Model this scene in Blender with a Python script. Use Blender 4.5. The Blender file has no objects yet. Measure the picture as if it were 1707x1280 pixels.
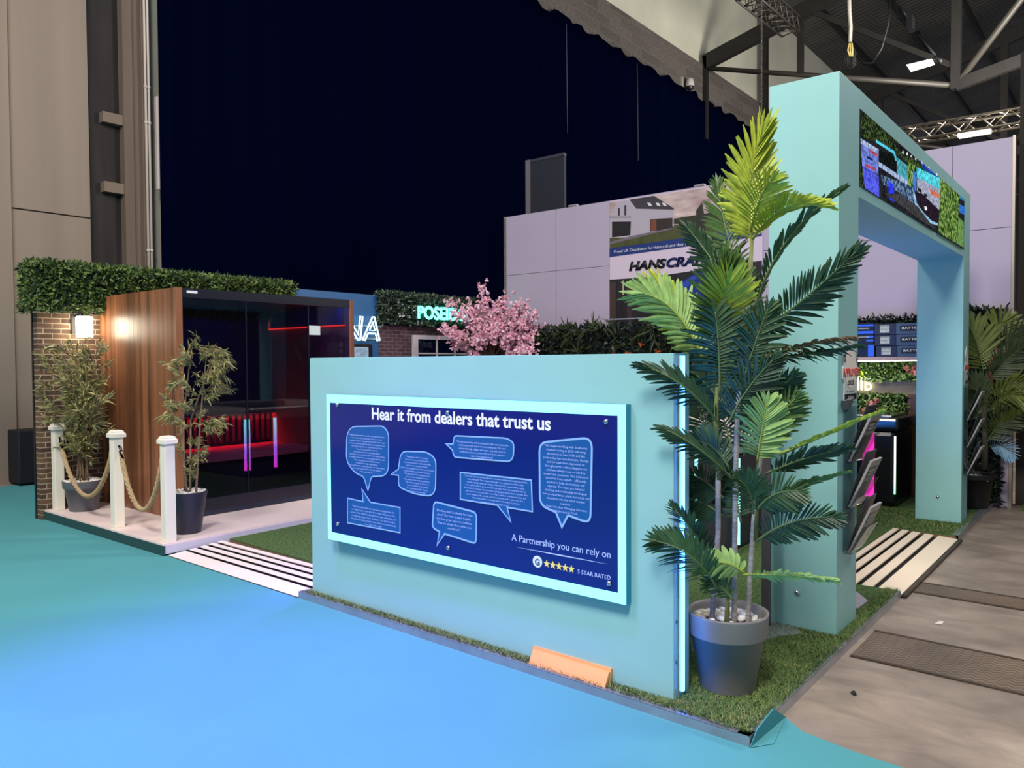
import bpy, bmesh, math, random
from mathutils import Vector, Matrix
from mathutils.geometry import tessellate_polygon
random.seed(7)
SC = bpy.context.scene
COL = SC.collection
# ------------------------------------------------------------------ camera
FPX = 1291.95
CAM = Vector((1.160, -2.866, 1.5))
RX = Vector((0.7757, 0.6311, -0.0058)); RDN = Vector((0.0130, -0.0263, -0.9996)); RFW = Vector((-0.6310, 0.7753, -0.0284))
RFW.normalize(); RX = (RX - RFW*RX.dot(RFW)).normalized(); RDN = RFW.cross(RX)
cd = bpy.data.cameras.new('camera'); cam = bpy.data.objects.new('camera', cd); COL.objects.link(cam)
cd.sensor_width = 36; cd.lens = FPX/1707*36; cd.clip_end = 300; cd.clip_start = .05
m = Matrix((RX, -RDN, -RFW)).transposed().to_4x4(); m.translation = CAM
cam.matrix_world = m
SC.camera = cam
# ------------------------------------------------------------------ light
SC.view_settings.view_transform = 'Standard'; SC.view_settings.look = 'None'
SC.view_settings.exposure = 0.0; SC.view_settings.gamma = 1.0; SC.view_settings.use_curve_mapping = False
W = bpy.data.worlds.new('hall_air'); SC.world = W; W.use_nodes = True
bg = W.node_tree.nodes['Background']; bg.inputs[0].default_value = (.62, .66, .80, 1); bg.inputs[1].default_value = .42
def area(name, loc, target, size, power, color, sy=None):
    l = bpy.data.lights.new(name, 'AREA'); l.energy = power; l.color = color; l.size = size
    if sy: l.shape = 'RECTANGLE'; l.size_y = sy
    o = bpy.data.objects.new(name, l); COL.objects.link(o); o.location = loc
    o.rotation_euler = (Vector(target)-Vector(loc)).to_track_quat('-Z', 'Y').to_euler(); return o
def spot(name, loc, target, power, color, angle, blend=1., r=.3):
    l = bpy.data.lights.new(name, 'SPOT'); l.energy = power; l.color = color; l.spot_size = math.radians(angle); l.spot_blend = blend; l.shadow_soft_size = r
    o = bpy.data.objects.new(name, l); COL.objects.link(o); o.location = loc
    o.rotation_euler = (Vector(target)-Vector(loc)).to_track_quat('-Z', 'Y').to_euler(); return o
area('hall_flood', (1.2, -5.5, 8.5), (-1.5, 2, .5), 2.2, 960, (1, .95, .90))
area('hall_flood_back', (3.5, 9, 8.5), (-2, 3, .5), 2.0, 620, (1, .93, .88))
area('hall_flood_left', (-4, -5, 8.5), (-6, 1, .5), 2.0, 420, (1, .92, .84))
spot('added_blue_wash', (-2.2, -2.0, 7.5), (-1.75, -1.15, 0), 4700, (.31, .13, 1), 34, 1., .5)  # added blue spot that tints the foreground carpet, no known lamp overhead
area('roof_bounce_fill', (0, 17, 6.5), (-7, 27, 14), 3, 1150, (1, .95, .86))  # added area light standing in for bounce onto the roof
area('roof_bounce_fill_near', (3, 9, 5.5), (-10, 15, 13), 2.5, 800, (1, .95, .86))  # second added fill, brightens the upper wall and roof
spot('column_wash', (-6.0, -4.5, 5.5), (-10, 1.4, 4.0), 280, (1, .86, .72), 60, 1., .4)

# ------------------------------------------------------------------ helpers
def S(r, g, b, a=1.):
    def f(c):
        c /= 255.
        return c/12.92 if c <= .04045 else ((c+.055)/1.055)**2.4
    return (f(r), f(g), f(b), a)
def at(u, v, x=None, y=None, z=None):
    d = RX*((u-853.5)/FPX) + RDN*((v-640.)/FPX) + RFW
    if x is not None: t = (x-CAM.x)/d.x
    elif y is not None: t = (y-CAM.y)/d.y
    else: t = (z-CAM.z)/d.z
    return CAM + d*t
MATS = {}
def M(name, col, rough=.5, metal=0., noise=None, bump=None, emit=None, es=1., spec=.5, trans=0., tint2=None, coat=0.):
    """noise=(scale, amount[, stretch xyz]); bump=(scale, strength)"""
    if name in MATS: return MATS[name]
    mt = bpy.data.materials.new(name); mt.use_nodes = True; nt = mt.node_tree; N = nt.nodes; L = nt.links
    b = N['Principled BSDF']; b.inputs['Base Color'].default_value = col; b.inputs['Roughness'].default_value = rough
    b.inputs['Metallic'].default_value = metal; b.inputs['Specular IOR Level'].default_value = spec
    if trans: b.inputs['Transmission Weight'].default_value = trans
    if coat: b.inputs['Coat Weight'].default_value = coat
    if noise or bump:
        tc = N.new('ShaderNodeTexCoord'); mp = N.new('ShaderNodeMapping'); L.new(tc.outputs['Object'], mp.inputs[0])
    if noise:
        if len(noise) > 2: mp.inputs['Scale'].default_value = noise[2]
        n = N.new('ShaderNodeTexNoise'); n.inputs['Scale'].default_value = noise[0]; n.inputs['Detail'].default_value = 5
        L.new(mp.outputs[0], n.inputs[0])
        r = N.new('ShaderNodeValToRGB'); r.color_ramp.elements[0].position = .3; r.color_ramp.elements[1].position = .7
        k = noise[1]; c2 = tint2 or tuple(min(1, c*(1+k)) for c in col[:3])+(1,)
        r.color_ramp.elements[0].color = tuple(c*(1-k) for c in col[:3])+(1,); r.color_ramp.elements[1].color = c2
        L.new(n.outputs[0], r.inputs[0]); L.new(r.outputs[0], b.inputs['Base Color'])
    if bump:
        n2 = N.new('ShaderNodeTexNoise'); n2.inputs['Scale'].default_value = bump[0]; n2.inputs['Detail'].default_value = 6
        L.new(mp.outputs[0], n2.inputs[0]); bp = N.new('ShaderNodeBump'); bp.inputs['Strength'].default_value = bump[1]; bp.inputs['Distance'].default_value = .01
        L.new(n2.outputs[0], bp.inputs['Height']); L.new(bp.outputs[0], b.inputs['Normal'])
    if emit:
        b.inputs['Emission Color'].default_value = emit; b.inputs['Emission Strength'].default_value = es
    MATS[name] = mt; return mt
def brick_mat(name, c1, c2, mortar, axis, bw=.16, bh=.05, ms=.0045):
    mt = bpy.data.materials.new(name); mt.use_nodes = True; N = mt.node_tree.nodes; L = mt.node_tree.links; b = N['Principled BSDF']
    tc = N.new('ShaderNodeTexCoord'); sp = N.new('ShaderNodeSeparateXYZ'); cb = N.new('ShaderNodeCombineXYZ')
    L.new(tc.outputs['Object'], sp.inputs[0]); L.new(sp.outputs[axis], cb.inputs[0]); L.new(sp.outputs[2], cb.inputs[1])
    t = N.new('ShaderNodeTexBrick'); L.new(cb.outputs[0], t.inputs[0])
    t.inputs['Color1'].default_value = c1; t.inputs['Color2'].default_value = c2; t.inputs['Mortar'].default_value = mortar
    t.inputs['Scale'].default_value = 1; t.inputs['Brick Width'].default_value = bw; t.inputs['Row Height'].default_value = bh
    t.inputs['Mortar Size'].default_value = ms; t.inputs['Bias'].default_value = -.1
    n = N.new('ShaderNodeTexNoise'); n.inputs['Scale'].default_value = 14; L.new(cb.outputs[0], n.inputs[0])
    mx = N.new('ShaderNodeMixRGB'); mx.blend_type = 'OVERLAY'; mx.inputs[0].default_value = .55
    L.new(t.outputs[0], mx.inputs[1]); L.new(n.outputs[0], mx.inputs[2]); L.new(mx.outputs[0], b.inputs['Base Color'])
    bp = N.new('ShaderNodeBump'); bp.inputs['Strength'].default_value = .5; bp.inputs['Distance'].default_value = -.01
    L.new(t.outputs[1], bp.inputs['Height']); L.new(bp.outputs[0], b.inputs['Normal']); b.inputs['Roughness'].default_value = .85
    return mt
def plank_mat(name, c1, c2, axis, width, grain=True, rough=.35):
    mt = bpy.data.materials.new(name); mt.use_nodes = True; N = mt.node_tree.nodes; L = mt.node_tree.links; b = N['Principled BSDF']
    tc = N.new('ShaderNodeTexCoord'); sp = N.new('ShaderNodeSeparateXYZ'); L.new(tc.outputs['Object'], sp.inputs[0])
    dv = N.new('ShaderNodeMath'); dv.operation = 'DIVIDE'; dv.inputs[1].default_value = width; L.new(sp.outputs[axis], dv.inputs[0])
    fl = N.new('ShaderNodeMath'); fl.operation = 'FLOOR'; L.new(dv.outputs[0], fl.inputs[0])
    wn = N.new('ShaderNodeTexWhiteNoise'); wn.noise_dimensions = '1D'; L.new(fl.outputs[0], wn.inputs['W'])
    mp = N.new('ShaderNodeMapping'); sc = [30, 30, 30]; sc[{0: 2, 1: 2, 2: 0}[axis]] = 1.2; mp.inputs['Scale'].default_value = sc
    L.new(tc.outputs['Object'], mp.inputs[0]); n = N.new('ShaderNodeTexNoise'); n.inputs['Scale'].default_value = 1.3; n.inputs['Detail'].default_value = 6
    L.new(mp.outputs[0], n.inputs[0])
    ad = N.new('ShaderNodeMath'); ad.operation = 'MULTIPLY_ADD'; ad.inputs[1].default_value = .45; L.new(wn.outputs[0], ad.inputs[0])
    m2 = N.new('ShaderNodeMath'); m2.operation = 'MULTIPLY'; m2.inputs[1].default_value = .62; L.new(n.outputs[0], m2.inputs[0]); L.new(m2.outputs[0], ad.inputs[2])
    r = N.new('ShaderNodeValToRGB'); r.color_ramp.elements[0].color = c1; r.color_ramp.elements[1].color = c2
    r.color_ramp.elements[0].position = .2; r.color_ramp.elements[1].position = .8
    L.new(ad.outputs[0], r.inputs[0]); L.new(r.outputs[0], b.inputs['Base Color']); b.inputs['Roughness'].default_value = rough
    return mt
def glass_mat(name, tint, alpha, rough=.02):
    """clear sheet: see-through tinted layer mixed with a mirror layer by Fresnel"""
    mt = bpy.data.materials.new(name); mt.use_nodes = True; N = mt.node_tree.nodes; L = mt.node_tree.links; N.clear()
    o = N.new('ShaderNodeOutputMaterial'); t = N.new('ShaderNodeBsdfTransparent'); t.inputs[0].default_value = tint
    g = N.new('ShaderNodeBsdfGlossy'); g.inputs['Roughness'].default_value = rough; g.inputs[0].default_value = (1, 1, 1, 1)
    f = N.new('ShaderNodeFresnel'); f.inputs[0].default_value = alpha; mx = N.new('ShaderNodeMixShader')
    ge = N.new('ShaderNodeNewGeometry'); iv = N.new('ShaderNodeMath'); iv.operation = 'SUBTRACT'; iv.inputs[0].default_value = 1; L.new(ge.outputs['Backfacing'], iv.inputs[1])
    ml = N.new('ShaderNodeMath'); ml.operation = 'MULTIPLY'; L.new(f.outputs[0], ml.inputs[0]); L.new(iv.outputs[0], ml.inputs[1])
    L.new(ml.outputs[0], mx.inputs[0]); L.new(t.outputs[0], mx.inputs[1]); L.new(g.outputs[0], mx.inputs[2]); L.new(mx.outputs[0], o.inputs[0])
    return mt
def glow(name, col, strength):
    if name in MATS: return MATS[name]
    mt = bpy.data.materials.new(name); mt.use_nodes = True; N = mt.node_tree.nodes; L = mt.node_tree.links; N.clear()
    o = N.new('ShaderNodeOutputMaterial'); e = N.new('ShaderNodeEmission'); e.inputs[0].default_value = col; e.inputs[1].default_value = strength
    L.new(e.outputs[0], o.inputs[0]); MATS[name] = mt; return mt
def glow_ramp(name, stops, z0, z1, strength):
    mt = bpy.data.materials.new(name); mt.use_nodes = True; N = mt.node_tree.nodes; L = mt.node_tree.links; N.clear()
    o = N.new('ShaderNodeOutputMaterial'); e = N.new('ShaderNodeEmission'); e.inputs[1].default_value = strength
    g = N.new('ShaderNodeTexCoord'); sp = N.new('ShaderNodeSeparateXYZ'); L.new(g.outputs['Object'], sp.inputs[0])
    mr = N.new('ShaderNodeMapRange'); mr.inputs[1].default_value = z0; mr.inputs[2].default_value = z1; L.new(sp.outputs[2], mr.inputs[0])
    r = N.new('ShaderNodeValToRGB'); cr = r.color_ramp
    while len(cr.elements) < len(stops): cr.elements.new(.5)
    for el, (p, c) in zip(cr.elements, stops): el.position = p; el.color = c
    L.new(mr.outputs[0], r.inputs[0]); L.new(r.outputs[0], e.inputs[0]); L.new(e.outputs[0], o.inputs[0]); return mt
ROOT = {}
def tag(o, label, cat, group=None, kind=None):
    if label: o['label'] = label
    if cat: o['category'] = cat
    if group: o['group'] = group
    if kind: o['kind'] = kind
    return o
def thing(name, loc, label, cat, group=None):
    o = bpy.data.objects.new(name, None); o.empty_display_size = .1; COL.objects.link(o); o.location = loc
    ROOT[o] = Vector(loc); return tag(o, label, cat, group)
class MB:
    def __init__(s): s.v = []; s.f = []; s.mi = []; s.sm = []; s.cur = 0; s.smooth = False
    def add(s, vs, fs):
        k = len(s.v); s.v += [tuple(v) for v in vs]
        for f in fs: s.f.append([i+k for i in f]); s.mi.append(s.cur); s.sm.append(s.smooth)
    def box(s, a, b):
        (x0, y0, z0), (x1, y1, z1) = a, b
        x0, x1 = sorted((x0, x1)); y0, y1 = sorted((y0, y1)); z0, z1 = sorted((z0, z1))
        s.add([(x0,y0,z0),(x1,y0,z0),(x1,y1,z0),(x0,y1,z0),(x0,y0,z1),(x1,y0,z1),(x1,y1,z1),(x0,y1,z1)],
              [(0,3,2,1),(4,5,6,7),(0,1,5,4),(1,2,6,5),(2,3,7,6),(3,0,4,7)]); return s
    def prism(s, pts, vec):
        """pts: 3D polygon (planar), extruded along vec"""
        pts = [Vector(p) for p in pts]; vec = Vector(vec); n = len(pts)
        tr = tessellate_polygon([pts])
        s.add(pts, [tuple(t) for t in tr]); 
        if vec.length > 0:
            s.add([p+vec for p in pts], [tuple(reversed(t)) for t in tr])
            k = []
            for i in range(n): k += [pts[i], pts[i]+vec]
            s.add(k, [(2*i, 2*i+1, (2*i+3) % (2*n), (2*i+2) % (2*n)) for i in range(n)])
        return s
    def quad(s, *p): s.add(p, [tuple(range(len(p)))]); return s
    def beam(s, a, b, w, h=None, up=(0,0,1)):
        a = Vector(a); b = Vector(b); d = (b-a).normalized(); up = Vector(up)
        if abs(d.dot(up)) > .98: up = Vector((1,0,0))
        x = d.cross(up).normalized(); y = x.cross(d); h = h or w
        c = [x*w/2+y*h/2, -x*w/2+y*h/2, -x*w/2-y*h/2, x*w/2-y*h/2]
        s.add([a+q for q in c]+[b+q for q in c], [(0,1,2,3),(7,6,5,4),(0,4,5,1),(1,5,6,2),(2,6,7,3),(3,7,4,0)]); return s
    def tube(s, pts, r, seg=8, cap=True, closed=False):
        pts = [Vector(p) for p in pts]; n = len(pts); rr = r if isinstance(r, (list, tuple)) else [r]*n
        vs = []; prev = None
        for i, p in enumerate(pts):
            if closed: d = (pts[(i+1) % n]-pts[i-1])
            else: d = (pts[min(i+1, n-1)]-pts[max(i-1, 0)])
            d.normalize()
            if prev is None: x = d.orthogonal().normalized()
            else:
                x = prev-d*prev.dot(d)
                x = x.normalized() if x.length > 1e-6 else d.orthogonal().normalized()
            prev = x; y = d.cross(x)
            for j in range(seg):
                a = 2*math.pi*j/seg; vs.append(p+(x*math.cos(a)+y*math.sin(a))*rr[i])
        fs = []
        for i in range(n if closed else n-1):
            k = (i+1) % n
            for j in range(seg): fs.append((i*seg+j, i*seg+(j+1) % seg, k*seg+(j+1) % seg, k*seg+j))
        if cap and not closed: fs += [tuple(reversed(range(seg))), tuple(range((n-1)*seg, n*seg))]
        o = s.smooth; s.smooth = True; s.add(vs, fs); s.smooth = o; return s
    def lathe(s, prof, c, seg=32):
        c = Vector(c); vs = []; n = len(prof)
        for r, z in prof:
            for j in range(seg):
                a = 2*math.pi*j/seg; vs.append(c+Vector((r*math.cos(a), r*math.sin(a), z)))
        fs = [(i*seg+j, i*seg+(j+1) % seg, (i+1)*seg+(j+1) % seg, (i+1)*seg+j) for i in range(n-1) for j in range(seg)]
        o = s.smooth; s.smooth = True; s.add(vs, fs); s.smooth = o; return s
    def disc(s, c, nrm, r, seg=24, h=0.):
        c = Vector(c); nrm = Vector(nrm).normalized(); x = nrm.orthogonal().normalized(); y = nrm.cross(x)
        s.prism([c+(x*math.cos(2*math.pi*j/seg)+y*math.sin(2*math.pi*j/seg))*r for j in range(seg)], nrm*h); return s
    def build(s, name, mat, parent=None, bevel=0., kind=None, label=None, solid=0.):
        me = bpy.data.meshes.new(name); me.from_pydata(s.v, [], s.f)
        for mm in (mat if isinstance(mat, (list, tuple)) else [mat]): me.materials.append(mm)
        me.polygons.foreach_set('material_index', s.mi); me.polygons.foreach_set('use_smooth', s.sm)
        me.update()
        o = bpy.data.objects.new(name, me); COL.objects.link(o)
        if parent is not None:
            o.parent = parent; base = ROOT.get(parent, Vector((0,0,0))); ROOT[o] = base
            if base.length: me.transform(Matrix.Translation(-base))
        if bevel:
            b = o.modifiers.new('bevel', 'BEVEL'); b.width = bevel; b.segments = 2; b.limit_method = 'ANGLE'
        if solid:
            d = o.modifiers.new('thickness', 'SOLIDIFY'); d.thickness = solid; d.offset = 0
        if kind: o['kind'] = kind
        if label: o['label'] = label
        return o
def set_origin(o, loc):
    """move a single-mesh thing's origin to loc without moving the shape"""
    o.data.transform(Matrix.Translation(-Vector(loc))); o.location = loc; ROOT[o] = Vector(loc); return o
def text(s, name, mat, parent, org, xdir, zdir, width=None, height=None, size=.1, ext=.0008, off=0., shear=0., align='LEFT', res=3, sp=1., lines=1., kind=None, boxfit=None):
    """lettering as a mesh part. org = baseline start (or centre) of the first line; width/height: fit the drawn text"""
    cu = bpy.data.curves.new('t', 'FONT'); cu.body = s; cu.size = 1.; cu.extrude = 0; cu.offset = off; cu.shear = shear
    cu.align_x = align; cu.resolution_u = res; cu.space_character = sp; cu.space_line = lines
    t = bpy.data.objects.new('t', cu); COL.objects.link(t); bpy.context.view_layer.update()
    me = bpy.data.meshes.new_from_object(t.evaluated_get(bpy.context.evaluated_depsgraph_get()))
    bpy.data.objects.remove(t); bpy.data.curves.remove(cu)
    xs = [v.co.x for v in me.vertices]; ys = [v.co.y for v in me.vertices]
    w = max(xs)-min(xs); h = max(ys)-min(ys); sx = sy = size
    if width: sx = sy = width/w
    if height: sy = height/h; sx = sx if width else sy
    x0 = min(xs) if align == 'LEFT' else (max(xs)+min(xs))/2
    xd = Vector(xdir).normalized(); zd = Vector(zdir).normalized(); nd = xd.cross(zd)
    yo = min(ys) if boxfit else 0
    base = ROOT.get(parent, Vector((0,0,0))) if parent else Vector((0,0,0))
    for v in me.vertices:
        v.co = Vector(org)+xd*(v.co.x-x0)*sx+zd*(v.co.y-yo)*sy - base
    me.materials.clear(); me.materials.append(mat); me.name = name
    if ext:
        bm = bmesh.new(); bm.from_mesh(me)
        g = bmesh.ops.extrude_face_region(bm, geom=bm.faces[:])
        for v in [e for e in g['geom'] if isinstance(e, bmesh.types.BMVert)]: v.co += nd*ext
        bmesh.ops.recalc_face_normals(bm, faces=bm.faces[:]); bm.to_mesh(me); bm.free()
    o = bpy.data.objects.new(name, me); COL.objects.link(o)
    if parent: o.parent = parent; ROOT[o] = base
    if kind: o['kind'] = kind
    return o
def bez(a, b, c, t): return a*(1-t)**2+b*2*t*(1-t)+c*t*t
def leaf(mb, p, d, wdir, L, w, droop=0., seg=4, prof=(.35, .9, 1., .75, .12), fold=0.):
    """a tapering leaf blade"""
    d = Vector(d).normalized(); wdir = Vector(wdir); wdir = (wdir-d*wdir.dot(d)).normalized(); n = d.cross(wdir)
    vs = []; k = len(prof)-1
    for i in range(k+1):
        t = i/k; c = Vector(p)+d*L*t+Vector((0,0,-1))*droop*L*t*t; ww = w*prof[i]/2
        if fold: vs += [c-wdir*ww+n*ww*fold, c, c+wdir*ww+n*ww*fold]
        else: vs += [c-wdir*ww, c+wdir*ww]
    if fold: fs = [q for i in range(k) for q in ((3*i, 3*i+1, 3*i+4, 3*i+3), (3*i+1, 3*i+2, 3*i+5, 3*i+4))]
    else: fs = [(2*i, 2*i+1, 2*i+3, 2*i+2) for i in range(k)]
    mb.add(vs, fs)
def rnd_dir():
    z = random.uniform(-1, 1); a = random.uniform(0, 2*math.pi); r = math.sqrt(1-z*z); return Vector((r*math.cos(a), r*math.sin(a), z))
def ROW(a, b, n): return [a+(b-a)*i/(n-1) for i in range(n)]
X1 = Vector((1,0,0)); Y1 = Vector((0,1,0)); Z1 = Vector((0,0,1))
# common materials
TEAL = M('teal_paint', S(141,192,190), .42, noise=(3, .03))
STEEL = M('brushed_steel', S(172,176,182), .38, .75, noise=(8, .12))
DARKMET = M('dark_metal', S(30,30,34), .45, .6)
WHITE = M('white_paint', S(232,222,214), .5, noise=(6, .03))
BLACK = M('black_plastic', S(14,15,18), .4)
CHROME = M('chrome_cap', S(200,205,210), .18, 1.)
# ================================================================== the hall
CONC = M('worn_concrete', S(146,133,121), .5, noise=(1.3, .36), bump=(9, .25))
N = CONC.node_tree.nodes; L = CONC.node_tree.links; pb = N['Principled BSDF']; src = pb.inputs['Base Color'].links[0].from_socket
tc = N.new('ShaderNodeTexCoord'); mp = N.new('ShaderNodeMapping'); mp.inputs['Scale'].default_value = (.9,1.6,1); mp.inputs['Rotation'].default_value = (0,0,.25); L.new(tc.outputs['Object'], mp.inputs[0])
n = N.new('ShaderNodeTexNoise'); n.inputs['Scale'].default_value = 2.6; n.inputs['Detail'].default_value = 9; n.inputs['Roughness'].default_value = .65; n.inputs['Distortion'].default_value = .6; L.new(mp.outputs[0], n.inputs[0])
r = N.new('ShaderNodeValToRGB'); r.color_ramp.elements[0].position = .36; r.color_ramp.elements[0].color = (.74,.72,.72,1); r.color_ramp.elements[1].position = .70; r.color_ramp.elements[1].color = (1.28,1.26,1.22,1); L.new(n.outputs[0], r.inputs[0])
mx = N.new('ShaderNodeMixRGB'); mx.blend_type = 'MULTIPLY'; mx.inputs[0].default_value = 1; L.new(src, mx.inputs[1]); L.new(r.outputs[0], mx.inputs[2]); L.new(mx.outputs[0], pb.inputs['Base Color'])
o = MB().box((-10.4,-9,-.1), (14,45,0)).build('floor', CONC, kind='structure')
CARPET = M('teal_carpet', S(82,152,158), .95, noise=(1.2, .04), bump=(260, .25), spec=.1)
mb = MB()
rim = [at(1291,1192,z=.004), at(1307,1194,z=.004), at(1336,1219,z=.004), at(1418,1251,z=.004), at(1501,1279,z=.004)]
pts = [Vector((-9.72,-8.5,0)), Vector((12,-8.5,0)), Vector((12,.2,0)), Vector((3,.2,0))]+[Vector((p.x,p.y,0)) for p in reversed(rim)]
pts += [Vector((-.06,.34,0)), Vector((-7.18,.34,0)), Vector((-7.18,9,0)), Vector((-9.72,9,0))]
mb.prism(pts, (0,0,.006))
o = mb.build('aisle_carpet', CARPET)
tag(o, 'teal exhibition carpet covering the aisle floor in front of the stand', 'carpet')
fold = MB(); q = [at(1250,1246,z=.008), at(1262,1215,x=.012), at(1289,1181,x=.02), at(1309,1195,z=.008), at(1290,1240,z=.008)]
fold.add(q, [(0,1,2),(0,2,3),(0,3,4)]); fold.build('folded_flap', CARPET, o, solid=.004)
# steel trench covers let into the concrete
def tread(name):
    mt = M(name, S(128,110,94), .5, .25, noise=(2, .3)); N = mt.node_tree.nodes; L = mt.node_tree.links
    tc = N.new('ShaderNodeTexCoord'); sp = N.new('ShaderNodeSeparateXYZ'); L.new(tc.outputs['Object'], sp.inputs[0])
    def mth(op, a, b=None):
        n = N.new('ShaderNodeMath'); n.operation = op
        for i, q in enumerate((a, b)):
            if q is None: continue
            if isinstance(q, (int, float)): n.inputs[i].default_value = q
            else: L.new(q, n.inputs[i])
        return n.outputs[0]
    zig = mth('MULTIPLY', mth('PINGPONG', sp.outputs[0], .025), .9)
    w = mth('PINGPONG', mth('ADD', sp.outputs[1], zig), .018)
    h = mth('GREATER_THAN', w, .010)
    bp = N.new('ShaderNodeBump'); bp.inputs['Strength'].default_value = 1; bp.inputs['Distance'].default_value = .006
    r = N.new('ShaderNodeMixRGB'); r.blend_type = 'MULTIPLY'; r.inputs[0].default_value = .45; src = N['Principled BSDF'].inputs['Base Color'].links[0].from_socket  # low parts of the tread darkened in colour, standing in for groove shading
    L.new(src, r.inputs[1]); L.new(h, r.inputs[2]); L.new(r.outputs[0], N['Principled BSDF'].inputs['Base Color'])
    L.new(h, bp.inputs['Height']); L.new(bp.outputs[0], N['Principled BSDF'].inputs['Normal']); return mt
TREAD = tread('tread_plate')
for (y0, y1, lab) in ((1.235, 1.675, 'chevron tread trench cover in the concrete nearest the potted palm'), (2.62, 2.86, 'smoother trench cover strip in the concrete beside the striped ramp')):
    o = MB().box((.03,y0,.001), (9,y1,.004)).build('trench_cover', TREAD); tag(o, lab, 'floor plate', None)
    f = MB(); f.box((.03,y0-.02,.001),(9,y0,.007)).box((.03,y1,.001),(9,y1+.02,.007)); f.build('edge_strip', M('rusty_steel', S(82,70,60), .6, .5, noise=(8,.3)), o)
# litter on the concrete
o = MB().prism([at(1558,1040,z=.003), at(1566,1036,z=.003), at(1574,1037,z=.003), at(1570,1041,z=.003)], (0,0,.004)).build('paper_scrap', WHITE); tag(o, 'small white scrap of paper lying on the bare concrete', 'litter')
o = MB().prism([at(1418,1155,z=.003), at(1424,1152,z=.003), at(1428,1159,z=.003), at(1422,1158,z=.003)], (0,0,.006)).build('debris_chip', BLACK); tag(o, 'small dark chip of debris on concrete near the carpet edge', 'litter')
# ---- left wall of the hall
CREAM = M('cream_wall', S(196,194,176), .85, noise=(.5, .1))
BEIGE = M('beige_panel', S(132,119,106), .7, noise=(2.5, .1, (1, 1, .05)))
mb = MB(); mb.box((-10.6,-9,0), (-10.02,45,15.2)); mb.build('wall_left', CREAM, kind='structure')
bb = brick_mat('beam_block', S(92,84,80), S(76,69,66), S(92,87,83), 1, 1.1, .27, .02)
mb = MB(); mb.box((-10.02,2.6,9.75), (-9.86,45,10.95)); mb.build('trim_1', bb, kind='structure')
mb = MB(); mb.box((-10.02,-2,0), (-9.9,.775,15)); mb.box((-10.02,.775,2.34+1.15), (-9.94,1.735,15)); mb.box((-10.02,.775,0), (-9.94,1.735,3.47)); mb.build('trim_2', BEIGE, kind='structure')
mb = MB(); mb.box((-10.02,2.17,0), (-9.86,2.3,15)); mb.box((-10.02,2.3,0), (-9.9,2.42,15)); mb.box((-10.02,2.42,0), (-9.84,2.52,15)); mb.build('trim_3', M('pilaster', S(104,90,78), .8, noise=(3,.15,(1,1,.08))), kind='structure')
# recess drawn as a flat dark sheet, with ledges
mb = MB(); mb.box((-10.02,1.735,0), (-10.0,2.17,15)); mb.build('trim_4', M('recess_dark', S(34,30,30), .85, noise=(2, .5, (1,3,.3))), kind='structure')
for k, (v, lab) in enumerate(((200,'grey ledge high in the dark wall recess'), (314,'grey ledge low in the dark wall recess'))):
    z = at(195, v, x=-9.95).z
    o = MB().box((-10.0,1.9,z-.08), (-9.88,2.17,z+.06)).build('ledge', M('ledge_grey', S(112,98,84), .7)); tag(o, lab, 'ledge')
for y, lab in ((2.505,'pale conduit pipe nearest the black drape'), (2.46,'pale conduit pipe on the pilaster, left of its neighbour')):
    mb = MB(); mb.tube([(-9.82,y,0),(-9.82,y,15)], .018, 8); 
    for z in (3.1,4.9,5.4): mb.tube([(-9.82,y,z),(-9.82,y,z+.03)], .027, 8)
    o = mb.build('conduit_pipe', M('pipe_grey', S(186,176,166), .4)); tag(o, lab, 'pipe')
mb = MB(); p = [at(u,v,x=-9.78) for u,v in ((257,162),(263,160),(268,215),(271,275),(267,316),(260,316))]
mb.prism(p, (.05,0,0)); o = mb.build('wall_plaque', M('plaque_grey', S(170,160,158), .5)); tag(o, 'pale curved plaque on the wall beside the black drape', 'plaque')
# ---- black drape
DR = M('drape_cloth', S(2,5,26), .95, spec=.0)
mb = MB(); n = 220; vs = []; zs = [0, 3, 6, 9.3, 9.86]
for i in range(n+1):
    y = 2.60+(44-2.6)*i/n; sag = .07*abs(math.sin(i*.42))+.05*math.sin(i*1.3)+random.uniform(0,.06)
    for j, z in enumerate(zs):
        x = -9.74+.035*math.sin(i*1.9)+.03*math.sin(i*.7+z*.15)
        vs.append((x, y, z-(sag if j == 4 else 0)))
mb.smooth = True; mb.add(vs, [(i*5+j, (i+1)*5+j, (i+1)*5+j+1, i*5+j+1) for i in range(n) for j in range(4)])
o = mb.build('black_drape', DR, solid=.01); tag(o, 'huge blue-black drape hanging along the hall wall below the concrete beam', 'curtain')
for u, v0, v1, lab in ((944,40,222,'thin pale cord hanging against the drape above the dark totem'), (1062,105,268,'thin pale cord hanging against the drape near the wall camera')):
    p = at(u,v0,x=-9.68); q = at(u+2,v1,x=-9.68); o = MB().tube([p,q], .012, 6).build('drape_cord', M('cord_grey', S(60,62,84), .8)); tag(o, lab, 'cord')
# dark flight case at the wall foot
t = thing('flight_case', (-9.7,.8,0), 'dark navy equipment case standing against the beige wall', 'case')
CASE = M('case_navy', S(10,12,26), .6)
mb = MB().box((-9.88,.66,.03), (-9.52,1.5,.69)); mb.build('body', CASE, t, bevel=.015)
MB().box((-9.52,.80,.42), (-9.512,.92,.54)).build('label_plate', M('label_navy', S(28,30,48), .4), t)
mb = MB().tube([at(60,742,x=-9.50), at(67,741,x=-9.47), at(66,756,x=-9.46), at(68,772,x=-9.47), at(72,782,x=-9.5)], .02, 8); mb.build('handle', M('handle_grey', S(150,155,160), .4), t)
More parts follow.
